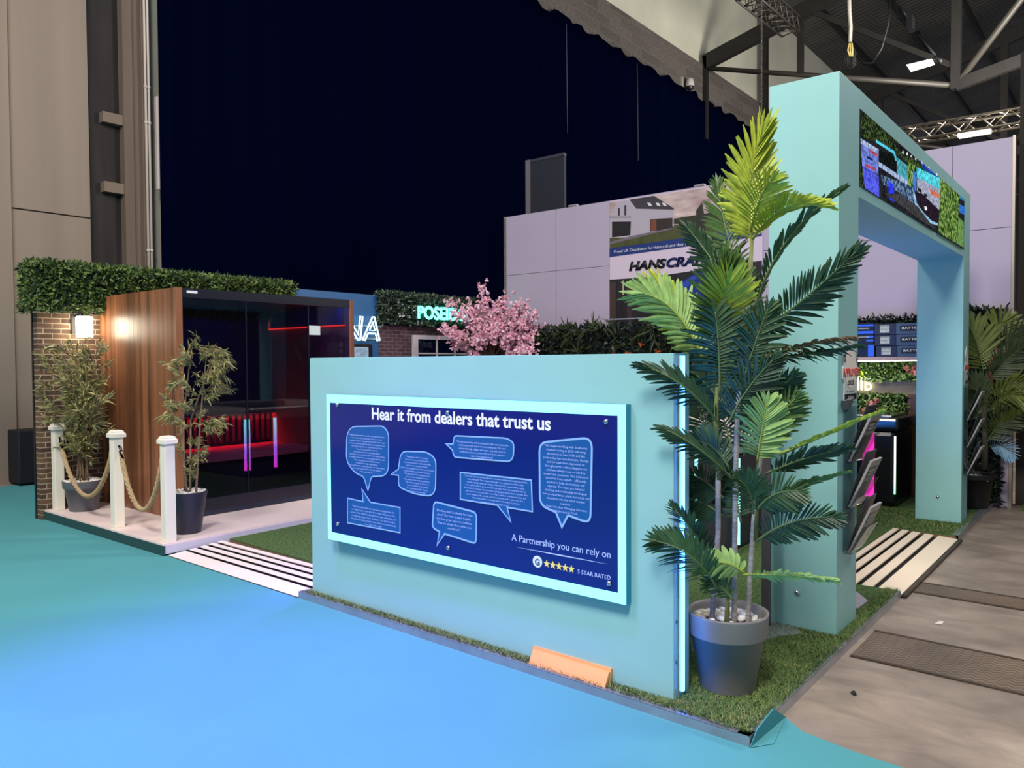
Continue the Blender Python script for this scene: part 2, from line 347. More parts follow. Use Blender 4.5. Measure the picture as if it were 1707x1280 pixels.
# ---- roof
ROOFM = M('roof_sheet', S(74,72,68), .7, noise=(1, .2))
mb = MB(); th = math.tan(math.radians(13))
def roof_z(x): return 14.75+(x+10.02)*th
mb.quad((-10.02,6,roof_z(-10.02)), (14,6,roof_z(14)), (14,60,roof_z(14)), (-10.02,60,roof_z(-10.02)))
N = ROOFM.node_tree.nodes; L = ROOFM.node_tree.links; tc = N.new('ShaderNodeTexCoord'); wv = N.new('ShaderNodeTexWave'); wv.bands_direction = 'Y'; wv.inputs['Scale'].default_value = 1.1
L.new(tc.outputs['Object'], wv.inputs[0]); bp = N.new('ShaderNodeBump'); bp.inputs['Distance'].default_value = .05; bp.inputs['Strength'].default_value = .7; L.new(wv.outputs[1], bp.inputs['Height']); L.new(bp.outputs[0], N['Principled BSDF'].inputs['Normal'])
mb.build('ceiling', ROOFM, kind='structure', solid=.05)
MB().quad((-10,58,0),(14,58,0),(14,58,22),(-10,58,22)).build('wall_rear', M('far_wall', S(52,50,48), .9), kind='structure')
STEELD = M('truss_steel', S(30,27,25), .6, .2, noise=(2,.2)); TUBE = M('truss_tube', S(70,66,62), .5, .3)
purl = 0
for x in (-8.6,-6.6,-4.6,-2.6,-.6,1.4,3.4,5.4):
    o = MB().beam((x,8,roof_z(x)-.12), (x,58,roof_z(x)-.12), .1, .22).build('roof_purlin', STEELD)
    tag(o, 'long dark purlin under the corrugated roof sheets', 'beam', 'roof purlins')
def truss(Y, lab):
    t = thing('roof_truss', (-9.9,Y,10.5), lab, 'truss')
    e = 14; z1 = 11.0+(e+9.8)*.36
    tp = lambda x: 11.02+(x+9.82)*.245
    MB().beam((-9.84,Y,tp(-9.84)), (7,Y,tp(7)), .2, .46).build('top_chord', STEELD, t)
    b0 = Vector((-9.75,Y,10.83)); b1 = Vector((-2.75,Y,8.70)); 
    MB().tube([b0,b1], .075, 10).build('tie_tube', TUBE, t)
    MB().box((-9.86,Y-.1,8.6),(-9.74,Y+.1,11.2)).build('end_post', STEELD, t)
    MB().beam((-6.8,Y,tp(-6.8)), (-6.8,Y,9.95), .16).build('web_post', STEELD, t)
    MB().beam((-2.75,Y,tp(-2.75)+.1), (-2.75,Y,8.6), .22).build('web_post', STEELD, t)
    MB().beam((-6.6,Y,tp(-6.8)), (-2.8,Y,9.2), .14).build('diagonal', STEELD, t)
    MB().tube([b1, (1.2,Y,tp(1.2))], .085, 10).build('diagonal', TUBE, t)
    MB().beam(b1, (7,Y,10.6), .16, .3).build('lower_chord', STEELD, t)
    MB().beam((1.2,Y,tp(1.2)), (1.2,Y,9.5), .16).build('web_post', STEELD, t)
    MB().beam((-.4,Y,tp(-.4)-1.6), (2.6,Y,9.6), .14).build('diagonal', STEELD, t)
truss(20.5, 'nearest dark steel roof truss, springing from the beam above the drape')
truss(29.5, 'second dark roof truss, seen behind the nearest one')
truss(38.5, 'third dark roof truss, farthest and lowest behind the arch')
# wall column, chain
o = MB().beam((-9.7,25.2,5.5), (-9.7,25.2,14.8), .22, .22).build('steel_column', STEELD); tag(o, 'dark steel column on the cream upper wall behind the nearest truss', 'column')
p = at(1269,0,y=9); q = at(1269,222,y=9)
mb = MB(); k = 70
for i in range(k):
    z = q.z+(p.z-q.z)*i/k; a = (.012,0) if i % 2 else (0,.012)
    mb.tube([Vector((q.x+a[0]*math.cos(s), q.y+a[1]*math.cos(s), z+.016*math.sin(s)+.012)) for s in ROW(0,5.3,7)], .0035, 5, closed=True)
o = mb.build('hoist_chain', M('chain_steel', S(120,114,106), .4, .8)); tag(o, 'long hanging hoist chain just left of the teal arch', 'chain')
# box lattice trusses
def lattice(a, b, wdt, hgt, r, n, mat, t):
    a = Vector(a); b = Vector(b); d = (b-a).normalized(); s = d.cross(Z1).normalized(); u = s.cross(d)
    cs = [s*wdt/2+u*hgt/2, s*-wdt/2+u*hgt/2, s*-wdt/2-u*hgt/2, s*wdt/2-u*hgt/2]
    for c in cs: MB().tube([a+c, b+c], r, 8).build('chord', mat, t)
    mb = MB()
    for k in range(n):
        for i in range(4):
            c0, c1 = cs[i], cs[(i+1) % 4]
            if k % 2: c0, c1 = c1, c0
            mb.tube([a+(b-a)*(k/n)+c0, a+(b-a)*((k+1)/n)+c1], r*.55, 6)
    mb.build('lacing', mat, t)
ALU = M('truss_aluminium', S(176,166,150), .35, .9)
t = thing('lighting_truss', (-1.7,10,4.8), 'aluminium box truss spanning behind the arch above the white back wall', 'truss')
lattice((-3.2,10,4.87), (4.5,10,4.80), .26, .20, .018, 40, ALU, t)
MB().box((-.95,9.9,4.70),(-.55,10.05,4.76)).build('strip_lamp', glow('strip_white', (1,.96,.86,1), 3), t)
t = thing('lattice_girder', (-8,16,13), 'thin lattice girder high up beside the cream wall', 'truss')
lattice(at(1243,-20,y=16), at(1318,44,y=19.8), .5, .45, .03, 14, TUBE, t)
# floodlight under the roof
c = at(1534,107,y=16); t = thing('ceiling_floodlight', c, 'lit rectangular floodlight hanging below the roof truss', 'lamp')
a = math.radians(35)
pl = [at(u,v,y=15.9) for u,v in ((1511,108),(1553,98),(1558,107),(1518,119))]
MB().prism([p+Vector((0,.06,0)) for p in pl], (0,.12,.06)).build('housing', DARKMET, t)
MB().prism(pl, (0,.03,0)).build('lens', glow('flood_lens', (1,.98,.90,1), 5), t)
mb = MB(); mb.tube([at(1556,101,y=16), at(1562,95,y=16), at(1568,104,y=16)], .05, 8); mb.tube([at(1563,97,y=16), at(1540,70,y=16), at(1530,52,y=16)], .03, 8); mb.build('bracket', BLACK, t)
o = MB().box(at(1511,25,y=15.8), at(1525,53,y=16.1)).build('hanging_speaker', BLACK); tag(o, 'small black box hanging high above the floodlight', 'speaker')
# cable loom
t = thing('cable_loom', at(1415,0,y=12), 'hanging loom of cables with a coiled bundle above the arch', 'cable')
mb = MB(); mb.tube([at(1415,-30,y=12), at(1416,20,y=12), at(1418,45,y=12), at(1417,70,y=12)], .035, 8); mb.build('sleeve', M('loom_white', S(190,184,170), .5), t)
mb = MB(); random.seed(3)
for k in range(11):
    w = random.uniform(3,11); l = random.uniform(85,116); j = random.uniform(-2,2)
    mb.tube([at(1417,66,y=12), at(1417-w+j,(66+l)/2+6,y=12), at(1416-w*.6+j,l-5,y=12), at(1418+j,l,y=12), at(1421+w*.6,l-6,y=12), at(1420+w*.7,(66+l)/2+6,y=12), at(1419,70,y=12)], .012, 6)
mb.build('coil', M('cable_dark', S(26,26,24), .5), t)
mb = MB()
for k in range(3): mb.tube([at(1416+k*2,72,y=11.95), at(1413+k*4,84,y=11.95), at(1417+k*2,94,y=11.95)], .016, 6)
mb.build('connector', M('cable_yellow', S(200,180,110), .5), t)
mb = MB(); mb.tube([at(1484,-10,y=12), at(1481,40,y=12), at(1470,80,y=12), at(1455,105,y=12), at(1440,106,y=12), at(1428,92,y=12)], .022, 6)
mb.tube([at(1490,-10,y=12), at(1497,30,y=12), at(1512,30,y=12), at(1500,10,y=12)], .015, 6)
o = mb.build('slack_cable', BLACK); tag(o, 'black slack cable drooping right of the cable loom', 'cable')
# wall camera
c = at(1147,140,x=-9.7); t = thing('wall_camera', c, 'small white security camera on the concrete beam', 'camera')
MB().box(c+Vector((-.16,-.2,-.3)), c+Vector((-.1,-.1,.2))).build('bracket', M('cam_grey', S(150,146,140), .5), t)
mb = MB().lathe([(.001,.2),(.10,.17),(.13,0),(.13,-.06)], c+Vector((.02,.08,0)), 16); mb.build('housing', M('cam_white', S(190,186,180), .5), t)
mb = MB().lathe([(.11,-.06),(.10,-.14),(.001,-.2)], c+Vector((.02,.08,0)), 16); mb.build('dome', BLACK, t)
# neighbour's dark wall on the right, its strip of grass
o = MB().box((.16,6.55,0), (6,6.65,4.6)).build('neighbour_wall', M('brown_black', S(44,38,33), .85, noise=(2,.2))); tag(o, 'tall dark brown partition right of the white back wall', 'wall panel')
o = MB().box((.24,6.2,0), (6,6.55,.03)).build('neighbour_turf', M('turf_far', S(82,104,48), .9, noise=(60,.4))); tag(o, 'strip of bright artificial grass at the foot of the dark partition', 'artificial grass')
# ================================================================== the stand: floor
PZ = .047; DZ = .10; DX = -4.73
TURF = M('turf', S(84,108,66), .95, noise=(45, .5), bump=(160, 1.), spec=.1)
CARP2 = M('riser_green', S(24,70,72), .8)
t = thing('stand_platform', (-1.5,.2,0), 'low grass-topped exhibition platform carrying counter, arch and tubs', 'platform')
# front trim bends slightly with the edge, ramps let in at two places
mb = MB()
body = [(-.02,.02), (-.02,2.42), (-.5,2.42), (-.5,4.38), (-.02,4.38), (-.02,6.25), (-4.72,6.28), (-4.72,.62), (-2.99,.56), (-2.99,.09)]
mb.prism([Vector((x,y,0)) for x,y in body], (0,0,PZ-.012)); mb.build('base', M('chipboard', S(120,92,66), .8), t)
mb = MB(); mb.prism([Vector((x,y,PZ-.011)) for x,y in body], (0,0,.009)); mb.build('turf_mat', TURF, t)
mb = MB()
def edge(a, b, w=.05):
    a = Vector(a+(0,)); b = Vector(b+(0,)); d = (b-a).normalized(); n = Vector((-d.y, d.x, 0))
    mb.prism([a, b, b+n*.004, a+n*.004], (0,0,PZ)); mb.prism([a+Z1*(PZ-.002), b+Z1*(PZ-.002), b+n*w+Z1*(PZ-.002), a+n*w+Z1*(PZ-.002)], (0,0,.003))
for a_, b_ in (((-2.995,.07),(0,0)), ((0,0),(0,2.42)), ((0,4.4),(0,6.25))):
    mb = MB(); edge(a_, b_); mb.build('edge_trim', STEEL, t, bevel=.0008)
# grass blades where they can be seen singly
mb = MB(); random.seed(5)
def blades(x0,x1,y0,y1,n):
    for _ in range(n):
        x = random.uniform(x0,x1); y = random.uniform(y0,y1)
        if x > -.012 or y < .02-.022*x: continue
        a = random.uniform(0,6.28); l = random.uniform(.015,.03); d = Vector((math.cos(a)*.7, math.sin(a)*.7, 1)); w = Vector((-math.sin(a), math.cos(a), 0))*.0022
        p = Vector((x,y,PZ-.003)); mb.add([p-w, p+w, p+d*l+Vector((math.cos(a),math.sin(a),-.6))*l*.4], [(0,1,2)])
        mb.mi[-1] = random.choice((0,0,0,1,2))
blades(-.40,0,0,1.36,26000); blades(-2.97,-.36,.02,.12,12000); blades(-.09,0,1.3,2.42,5000); blades(-1.7,0,4.40,5.36,14000)
mb.build('grass_blades', [M('blade_green', S(96,124,68), .8, spec=.2), M('blade_dark', S(62,90,54), .8, spec=.2), M('blade_pale', S(150,152,96), .8, spec=.2)], t, kind='stuff')
# ---- raised white deck
t = thing('raised_deck', (-6,.4,0), 'raised pale deck under the sauna cabin and rope posts', 'platform')
DECK = M('deck_board', S(228,208,204), .55, noise=(1.5, .06, (.3,1,1)))
dk = [(DX,.075), (DX,6.12), (-7.03,6.12), (-7.03,.06)]
MB().prism([Vector((x,y,.004)) for x,y in dk], (0,0,DZ-.016)).build('base', DARKMET, t)
mb = MB().prism([Vector((x,y,DZ-.014)) for x,y in [(DX+.008,.06),(DX+.008,6.12),(-7.03,6.12),(-7.03,.05)]], (0,0,.014)); mb.build('deck_top', DECK, t)
mb = MB().prism([Vector((-7.05,.055,0)), Vector((DX+.01,.06,0)), Vector((DX+.01,.07,0)), Vector((-7.05,.065,0))], (0,0,DZ-.016)); mb.build('front_riser', CARP2, t)
mb = MB().box((DX,.075,.02),(DX+.012,6.1,DZ-.014)); mb.build('side_riser', M('riser_white', S(196,192,206), .45), t)
# ---- striped ramps
RW = M('ramp_white', S(238,226,222), .5, noise=(2,.04)); RD = M('ramp_gap', S(30,26,24), .8)
t = thing('striped_ramp', (-3.85,.3,0), 'white slatted ramp between the raised deck and the blue-lit counter', 'ramp')
x0, x1 = DX+.03, -3.0
def yb(x, f): # front edge to back edge
    yf = .085-.012*(x-x0); return yf+(.56-yf)*f
mb = MB(); mb.prism([Vector((x0,yb(x0,0),.002)), Vector((x1,yb(x1,0),.002)), Vector((x1,yb(x1,1),.002)), Vector((x0,yb(x0,1),.002))], (0,0,.006)); mb.build('base', RD, t)
fr = [(.01,.29),(.36,.47),(.54,.64),(.71,.80),(.87,.96)]
for f0, f1 in fr:
    z0 = .009+f0*.036; z1 = .009+f1*.036; xe = x1
    mb = MB(); a = [Vector((x0,yb(x0,f0),z0)), Vector((xe,yb(xe,f0),z0)), Vector((xe,yb(xe,f1),z1)), Vector((x0,yb(x0,f1),z1))]
    mb.prism(a, (0,0,.003)); mb.build('slat', RW, t)
t = thing('striped_ramp', (-.25,3.4,0), 'cream slatted ramp under the teal arch', 'ramp')
RC = M('ramp_cream', S(244,226,200), .5, noise=(2,.04))
mb = MB().prism([Vector((.02,2.43,.002)),Vector((.02,4.375,.002)),Vector((-.49,4.375,.002)),Vector((-.49,2.43,.002))], (0,0,.006)); mb.build('base', RD, t)
MB().box((.0,2.43,.003),(.03,4.375,.022)).build('edge_strip', M('rusty_steel', S(82,70,60)), t)
for f0, f1 in ((0,.30),(.37,.50),(.57,.69),(.75,.85),(.91,.99)):
    xa = .005-.5*f0; xb = .005-.5*f1; za = .010+.030*f0; zb = .010+.030*f1
    mb = MB().prism([Vector((xa,2.435,za)),Vector((xa,4.37,za)),Vector((xb,4.37,zb)),Vector((xb,2.435,zb))], (0,0,.01)); mb.build('slat', RC, t, bevel=.002)
# ================================================================== counter wall with halo sign
t = thing('counter_wall', (-1.65,.18,PZ), 'long teal partition counter with a glowing light strip on its end', 'counter')
CXL, CXR = -2.925, -.372
yf = lambda x: .128-.0128*(x-CXL)
mb = MB().prism([Vector((CXL,yf(CXL),PZ-.002)), Vector((CXR,yf(CXR),PZ-.002)), Vector((CXR,yf(CXR)+.145,PZ-.002)), Vector((CXL,yf(CXL)+.145,PZ-.002))], (0,0,1.486)); mb.build('panel', TEAL, t, bevel=.003)
MB().prism([Vector((CXL,yf(CXL)+.01,1.529)), Vector((CXR,yf(CXR)+.01,1.529)), Vector((CXR,yf(CXR)+.135,1.529)), Vector((CXL,yf(CXL)+.135,1.529))], (0,0,.004)).build('top_cap', M('cap_teal', S(150,205,208), .4), t)
LEDB = glow('led_blue', (.034,.21,1,1), 21.0)
for x, sg in ((CXR,1),(CXL,-1)):
    y0 = yf(x)+.064
    p = MB().box((x,y0-.024,PZ+.02),(x+sg*.006,y0+.024,1.525)).build('light_channel', STEEL, t)
    MB().box((x+sg*.006,y0-.008,PZ+.03),(x+sg*.016,y0+.008,1.522)).build('light_strip', LEDB if sg > 0 else glow('led_violet', (.22,.12,1,1), 110), p, label='glowing strip on the counter end')  # left strip is unseen, coloured and boosted to light deck and posts violet
for z in (.21,.385): MB().disc((CXR+.0005,yf(CXR)+.026,z), (1,0,0), .008, 14, .001).build('bolt_hole', BLACK, t)
# sign
YS = .062
SP = lambda u, v: at(u, v, y=YS)
cor = [(547,657),(1043,674),(1047,1010),(548,897)]
xs0 = (SP(547,657).x+SP(548,897).x)/2; xs1 = (SP(1043,674).x+SP(1047,1010).x)/2
zs1 = (SP(547,657).z+SP(1043,674).z)/2; zs0 = (SP(548,897).z+SP(1047,1010).z)/2
t = thing('testimonial_sign', ((xs0+xs1)/2, YS, (zs0+zs1)/2), 'deep blue testimonial board in a glowing cyan frame on the teal counter', 'sign')
fw = .052
MB().box((xs0,YS-.004,zs0),(xs1,.105,zs1)).build('backing', M('sign_edge', S(40,140,170), .3), t)
mb = MB()
for a, b in (((xs0,zs0),(xs1,zs0+fw)),((xs0,zs1-fw),(xs1,zs1)),((xs0,zs0+fw),(xs0+fw*.8,zs1-fw)),((xs1-fw*.8,zs0+fw),(xs1,zs1-fw))):
    mb.box((a[0]+.002,YS-.010,a[1]+.002 if a[1]==zs0 else a[1]),(b[0]-.002,YS-.003,b[1]))
mb.build('light_frame', glow('led_cyan', (.27,.98,1.0,1), 1.9), t, label='glowing cyan frame')
bx0, bx1, bz0, bz1 = xs0+fw*.8-.002, xs1-fw*.8+.002, zs0+fw-.002, zs1-fw+.002
MB().box((bx0,YS-.014,bz0),(bx1,YS-.004,bz1)).build('board', M('board_blue', S(2,20,108), .12, spec=.6, noise=(1.2,.15)), t)
YB = YS-.0145
BP = lambda u, v: at(u, v, y=YB)
INK = M('sign_ink', S(176,196,246), .5); INKW = M('sign_white', S(226,232,246), .5)
BUB = M('bubble_blue', S(22,84,148), .3); BLN = M('bubble_line', S(134,176,226), .4)
a = BP(620,699); b = BP(918,719)
text('Hear it from dealers that trust us', 'heading', INKW, t, (a.x,YB,(a.z+b.z)/2+.004), X1, Z1, width=b.x-a.x, off=.024, res=4, ext=0)
def rounded(pts, rs, seg=6):
    out = []; n = len(pts)
    for i in range(n):
        p, r = pts[i], rs[i]
        if r <= 0: out.append(p); continue
        a = (pts[i-1]-p); b = (pts[(i+1) % n]-p); r = min(r, a.length*.49, b.length*.49); a.normalize(); b.normalize()
        for k in range(seg+1): out.append(bez(p+a*r, p, p+b*r, k/seg))
    return out
def bubble(pts, rs, lines, box, lw=.007, fill=None, bold=0.):
    P = rounded([BP(*p) for p in pts], rs)
    o = MB().prism(P, (0,-.0012,0)).build('speech_bubble', BUB, t)
    mb = MB()
    c = Vector((0,-.0018,0)); n = len(P)
    inner = []
    for i in range(n):
        d1 = (P[i]-P[i-1]).normalized() if (P[i]-P[i-1]).length > 1e-6 else (P[i-1]-P[i-2]).normalized(); d2 = (P[(i+1) % n]-P[i])
        d2 = d2.normalized() if d2.length > 1e-6 else d1
        nn = Vector((-(d1.z+d2.z), 0, d1.x+d2.x)); nn = nn.normalized() if nn.length > 1e-6 else Vector((-d1.z,0,d1.x))
        s = lw/max(.45, nn.dot(Vector((-d1.z,0,d1.x)))); inner.append(P[i]+nn*s*sgn(P))
    vs = [p+c for p in P]+[p+c for p in inner]
    mb.add(vs, [(i, (i+1) % n, n+(i+1) % n, n+i) for i in range(n)]); mb.build('outline', BLN, o, solid=.0008)
    # text block: box = top-left px, top-right px, bottom px; lines are centred
    (u0, v0), (u1, v1), vb = box
    A = BP(u0, v0); B = BP(u1, v1); zt = max(A.z,B.z); zt = (A.z+B.z)/2; um = (u0+u1)/2
    zb = BP(um, vb).z; lh = (zt-zb)/len(lines); wmax = B.x-A.x; xm = (A.x+B.x)/2
    mbt = block(lines, xm, zt, lh, wmax, o, bold)
def sgn(P):
    A = sum(P[i-1].x*P[i].z-P[i].x*P[i-1].z for i in range(len(P))); return 1 if A > 0 else -1
def block(lines, xm, zt, lh, wmax, par, bold):
    cu = bpy.data.curves.new('t','FONT'); cu.body = '\n'.join(lines); cu.size = 1; cu.align_x = 'CENTER'; cu.resolution_u = 1; cu.offset = bold; cu.space_line = 1.22
    ob = bpy.data.objects.new('t', cu); COL.objects.link(ob); bpy.context.view_layer.update()
    me = bpy.data.meshes.new_from_object(ob.evaluated_get(bpy.context.evaluated_depsgraph_get())); bpy.data.objects.remove(ob); bpy.data.curves.remove(cu)
    xs = [v.co.x for v in me.vertices]; w = max(xs)-min(xs); cx_ = (max(xs)+min(xs))/2; ys = [v.co.y for v in me.vertices]
    sx = wmax/w; sz = lh/1.22; base = ROOT[par]
    for v in me.vertices: v.co = Vector((xm+(v.co.x-cx_)*sx, YB-.002, zt-lh*.80+v.co.y*sz))-base
    me.materials.clear(); me.materials.append(INK); me.name = 'lettering'
    o = bpy.data.objects.new('lettering', me); COL.objects.link(o); o.parent = par; ROOT[o] = base
R = .075
bubble([(578,710),(640,709),(649,722),(649,794),(620,795),(614,820),(606,795),(592,789),(577,770)], [.09,.08,.08,.08,.02,0,.02,.09,.12],
 ['"Having worked with the team for more than four years', 'we were the first to bring their tubs to our area.', 'Southerny Outdoor Living has been a great partner and', 'continues to lead the industry, giving us the help we need', 'and a wide range that our customers love to buy.', 'The service is second to none and', 'the products are of an outstanding quality.', 'Nothing is ever too much trouble for the team and they', 'are always on hand when we need support with an order.', 'The marketing tools provided have been', 'invaluable to our growing business.', 'We look forward to many more years working together', 'and seeing the brand grow with our business.', 'Five stars from us."'], ((582,722),(642,726), 789))
bubble([(668,751),(712,752),(728,764),(727,829),(690,824),(664,812),(664,793),(651,791),(664,781)], [.08,.09,.09,.07,.05,.09,.0,0,.0],
 ['"Having been a dealer for the brand', 'for some time we can honestly say they', 'are passionate about the products they make', 'and the service they give to dealers.', 'Southerny have supported our showroom from day one', 'and they are always on the end of the phone.', 'The build of the tubs and saunas is second', 'to none and our customers love them.', 'They deliver on time and keep us informed.', 'We would not hesitate to recommend', 'them to any other retailer looking', 'for a dependable supplier. They are', 'the business to partner with."'], ((668,758),(724,762), 822))
bubble([(757,725),(845,729),(858,737),(857,771),(757,763),(754,751),(742,739),(755,739)], [.02,.05,.05,.05,.02,0,0,0],
 ["\"We've been working with Southerny for quite some time now,", 'and their products and service are outstanding. The team', "is always friendly, reliable, and easy to deal with. They are", 'an absolute pleasure to work with, and their customer', 'support has been amazing."'], ((761,732),(848,740), 764))
bubble([(579,829),(605,835),(603,813),(618,836),(668,845),(668,889),(579,872)], [0]*7,
 ['"Working with Southerny has been amazing, from the', 'excellent range to the first class service, they are a true', 'partner. Fast, helpful and professional with everything, and', 'an amazing support team. Nothing is too much trouble.', 'Overall an amazing company and a pleasure to work with,', 'every step of the way."'], ((585,839),(661,853), 878))
bubble([(767,786),(887,799),(889,854),(847,847),(853,872),(829,843),(767,833)], [0]*7,
 ['"Since the business launched we have worked closely with Southerny and the', 'team behind it. Their support through every step has been first class,', 'and the quality, range and designs of the hot tubs, saunas and ice baths', 'have made it easy to grow our customer base. From the very first delivery', 'the standard of the products and the packaging has been superb, and the after', 'sales care has been second to none. They continue to bring new ideas and', 'great designs to the market, and it is a pleasure to be a part of it. It is a', 'partnership built on trust and we look forward to growing', 'together over the coming seasons."'], ((774,789),(880,802), 842))
bubble([(723,834),(796,853),(795,908),(742,891),(728,911),(732,887),(720,880)], [.03,.035,.03,0,0,0,.03],
 ['"Working with Southerny has been', 'great! The team is super helpful,', 'and their great support is brilliant.', 'They are always there when you', 'need them."'], ((727,841),(788,861), 885), lw=.009)
bubble([(898,736),(989,727),(986,875),(948,861),(937,882),(926,855),(899,843)], [.05,.06,.05,0,0,0,.06],
 ['"We began working with Southerny', 'Outdoor Living in 2025 following', 'discussions in late 2024, and the', 'partnership has been fantastic. George', 'and his team have supported us', 'throughout the onboarding process', 'and have always been on hand to', 'answer any questions. The delivery of', 'stock has been superb - efficiently', 'packed to help us maximise our', 'capacity. The team are forward', 'thinking and continually developing', 'new product lines, which has made our', 'transition into the retail market', 'seamless."', '- Ryan Crookes, Managing Director,', 'Wight Spas & Pools'], ((905,739),(983,743), 857), lw=.010)
a = BP(853,900); b = BP(1018,931)
text('A Partnership you can rely on', 'slogan', INK, t, (a.x,YB,(a.z+b.z)/2), X1, Z1, width=b.x-a.x, res=3)
a = BP(861,911); b = BP(1013,941); zc = (a.z+b.z)/2
MB().prism([Vector((a.x,YB,zc)), Vector(((a.x+b.x)/2,YB,zc-.003)), Vector((b.x,YB,zc)), Vector(((a.x+b.x)/2,YB,zc+.003))], (0,-.001,0)).build('rule_line', INK, t)
c = BP(896,936); o = MB().disc(c, (0,-1,0), .028, 28, .001).build('round_badge', M('badge_white', S(215,232,240), .4), t)
text('G', 'lettering', M('badge_g', S(40,80,110), .5), o, (c.x,YB-.0012,c.z-.016), X1, Z1, height=.032, align='CENTER', off=.03)
for i in range(5):
    c = BP(911.5+i*10.3, 939.5+i*2.25); pts = []
    for k in range(10):
        r = .0195 if k % 2 == 0 else .0085; an = math.pi/2+k*math.pi/5; pts.append(Vector((c.x+r*math.cos(an)*.95, YB, c.z+r*math.sin(an))))
    MB().prism(pts, (0,-.0015,0)).build('star', M('star_yellow', S(232,222,120), .5), t)
a = BP(963,953.5); b = BP(1018,966)
text('5 STAR RATED', 'caption', INK, t, (a.x,YB,(a.z+b.z)/2-.004), X1, Z1, width=b.x-a.x, res=3)
for u, v in ((563,675),(1011,703),(564,873),(748,913),(1016,972),(747,688)):
    c = BP(u,v); mb = MB().lathe([(.012,0),(.012,.006),(.009,.011),(.001,.013)], (0,0,0), 16); mb.v = [(c.x+x, YB-z, c.z+y) for x,y,z in mb.v]; mb.build('standoff_bolt', CHROME, t)
# ---- wooden boards leaning at the counter foot
PINE = M('pine_board', S(226,166,104), .55, noise=(6,.12,(.4,3,3)))
def pboard(a, b, dy0, dy1, h, lab):
    A = at(*a, z=PZ); B = at(*b, z=PZ); mb = MB(); th_ = .016
    pa = Vector((A.x,dy0,PZ)); pb = Vector((B.x,dy0-.01,PZ)); up = Vector((0,dy1-dy0,h)); n = Vector((0,-h,dy1-dy0)).normalized()*th_
    mb.prism([pa,pb,pb+up,pa+up], n*-1); o = mb.build('pine_plank', PINE, bevel=.001); set_origin(o, (pa+pb)/2); tag(o, lab, 'board', None)
pboard((883,1105),(1014,1143), .045,.082,.062, 'tilted pine plank leaning on the steel edge below the blue board')
pboard((890,1099),(1021,1139), .083,.096,.070, 'pine plank standing flat against the counter behind the tilted one')
# ================================================================== arch
t = thing('display_arch', (-.26,3.3,PZ), 'tall teal entrance arch holding a wide screen', 'arch')
AX0, AX1 = -.44, -.071
AY0, AY1, AY2, AY3 = 1.335, 1.695, 4.94, 5.235
MB().box((AX0,AY0,PZ-.002),(AX1,AY1,2.99)).build('pillar', TEAL, t, bevel=.003)
MB().box((AX0,AY2,PZ-.002),(AX1,AY3,2.99)).build('pillar', TEAL, t, bevel=.003)
MB().box((AX0,AY1,2.40),(AX1,AY2,2.99)).build('header', TEAL, t, bevel=.002)
for u, v, y in ((1329,988,AY0),(1563,828,AY2)):
    c = at(u,v,y=y); mb = MB().lathe([(.016,0),(.015,.005),(.008,.010),(.001,.011)], (0,0,0), 18); mb.v = [(c.x+x, y-z, c.z+q) for x,q,z in mb.v]; mb.build('screw_cap', CHROME, t)
# screen
XS = AX1+.003
ZT, ZB_, YA, YZ = 2.885, 2.462, 1.70, 4.925
t = thing('led_screen', (AX1,3.3,2.67), 'wide lit screen showing a garden spa scene on the arch header', 'screen')
MB().box((AX1-.002,YA,ZB_),(XS,YZ,ZT)).build('screen_face', glow('screen_dark', S(40,42,46), .8), t)
def scr(u, v, lay):
    # crop pixels of the slanted screen -> position on the screen plane
    p = at(1420+u/4.925, 160+v/4.925, x=XS)
    # settle inside the frame
    zt = 2.92+(2.83-2.92)*(p.y-YA)/(YZ-YA); zb = 2.46+(2.474-2.46)*(p.y-YA)/(YZ-YA)
    k = (p.z-zb)/(zt-zb)
    return Vector((XS+.0004*lay, min(YZ-.005,max(YA+.005,p.y)), min(ZT-.003,max(ZB_+.003, ZB_+k*(ZT-ZB_)))))
def noise_glow(name, c1, c2, scale, st, thr=(.4,.6)):
    mt = bpy.data.materials.new(name); mt.use_nodes = True; N = mt.node_tree.nodes; L = mt.node_tree.links; N.clear()
    o = N.new('ShaderNodeOutputMaterial'); e = N.new('ShaderNodeEmission'); e.inputs[1].default_value = st
    tc = N.new('ShaderNodeTexCoord'); v = N.new('ShaderNodeTexVoronoi'); v.inputs['Scale'].default_value = scale; L.new(tc.outputs['Object'], v.inputs[0])
    r = N.new('ShaderNodeValToRGB'); r.color_ramp.elements[0].color = c2; r.color_ramp.elements[1].color = c1; r.color_ramp.elements[0].position = thr[0]; r.color_ramp.elements[1].position = thr[1]
    L.new(v.outputs[0], r.inputs[0]); L.new(r.outputs[0], e.inputs[0]); L.new(e.outputs[0], o.inputs[0]); return mt
HG = noise_glow('scr_hedge', S(24,34,22), S(96,120,66), 48, .8, (.15,.6)); PG = noise_glow('scr_plant', S(34,70,26), S(170,205,105), 30, .9, (.15,.65))
TBM = noise_glow('scr_pebbles', S(40,60,90), S(150,185,225), 30, .9, (.1,.6))
GC = {}
def G(r, g, b, s=.9):
    if (r,g,b) not in GC:
        c = S(r,g,b); GC[(r,g,b)] = noise_glow('scr_%d_%d_%d' % (r,g,b), tuple(x*.42 for x in c[:3])+(1,), tuple(min(1,x*1.12) for x in c[:3])+(1,), 24+(r*7+b) % 20, s, (.30,.75))
    return GC[(r,g,b)]
lay = 0
IMG = MB(); IMGM = []
def sp(name, mat, *pts):
    global lay; lay += 1
    if mat not in IMGM: IMGM.append(mat)
    IMG.cur = IMGM.index(mat); IMG.prism([scr(u,v,lay) for u,v in pts], (.0003,0,0))
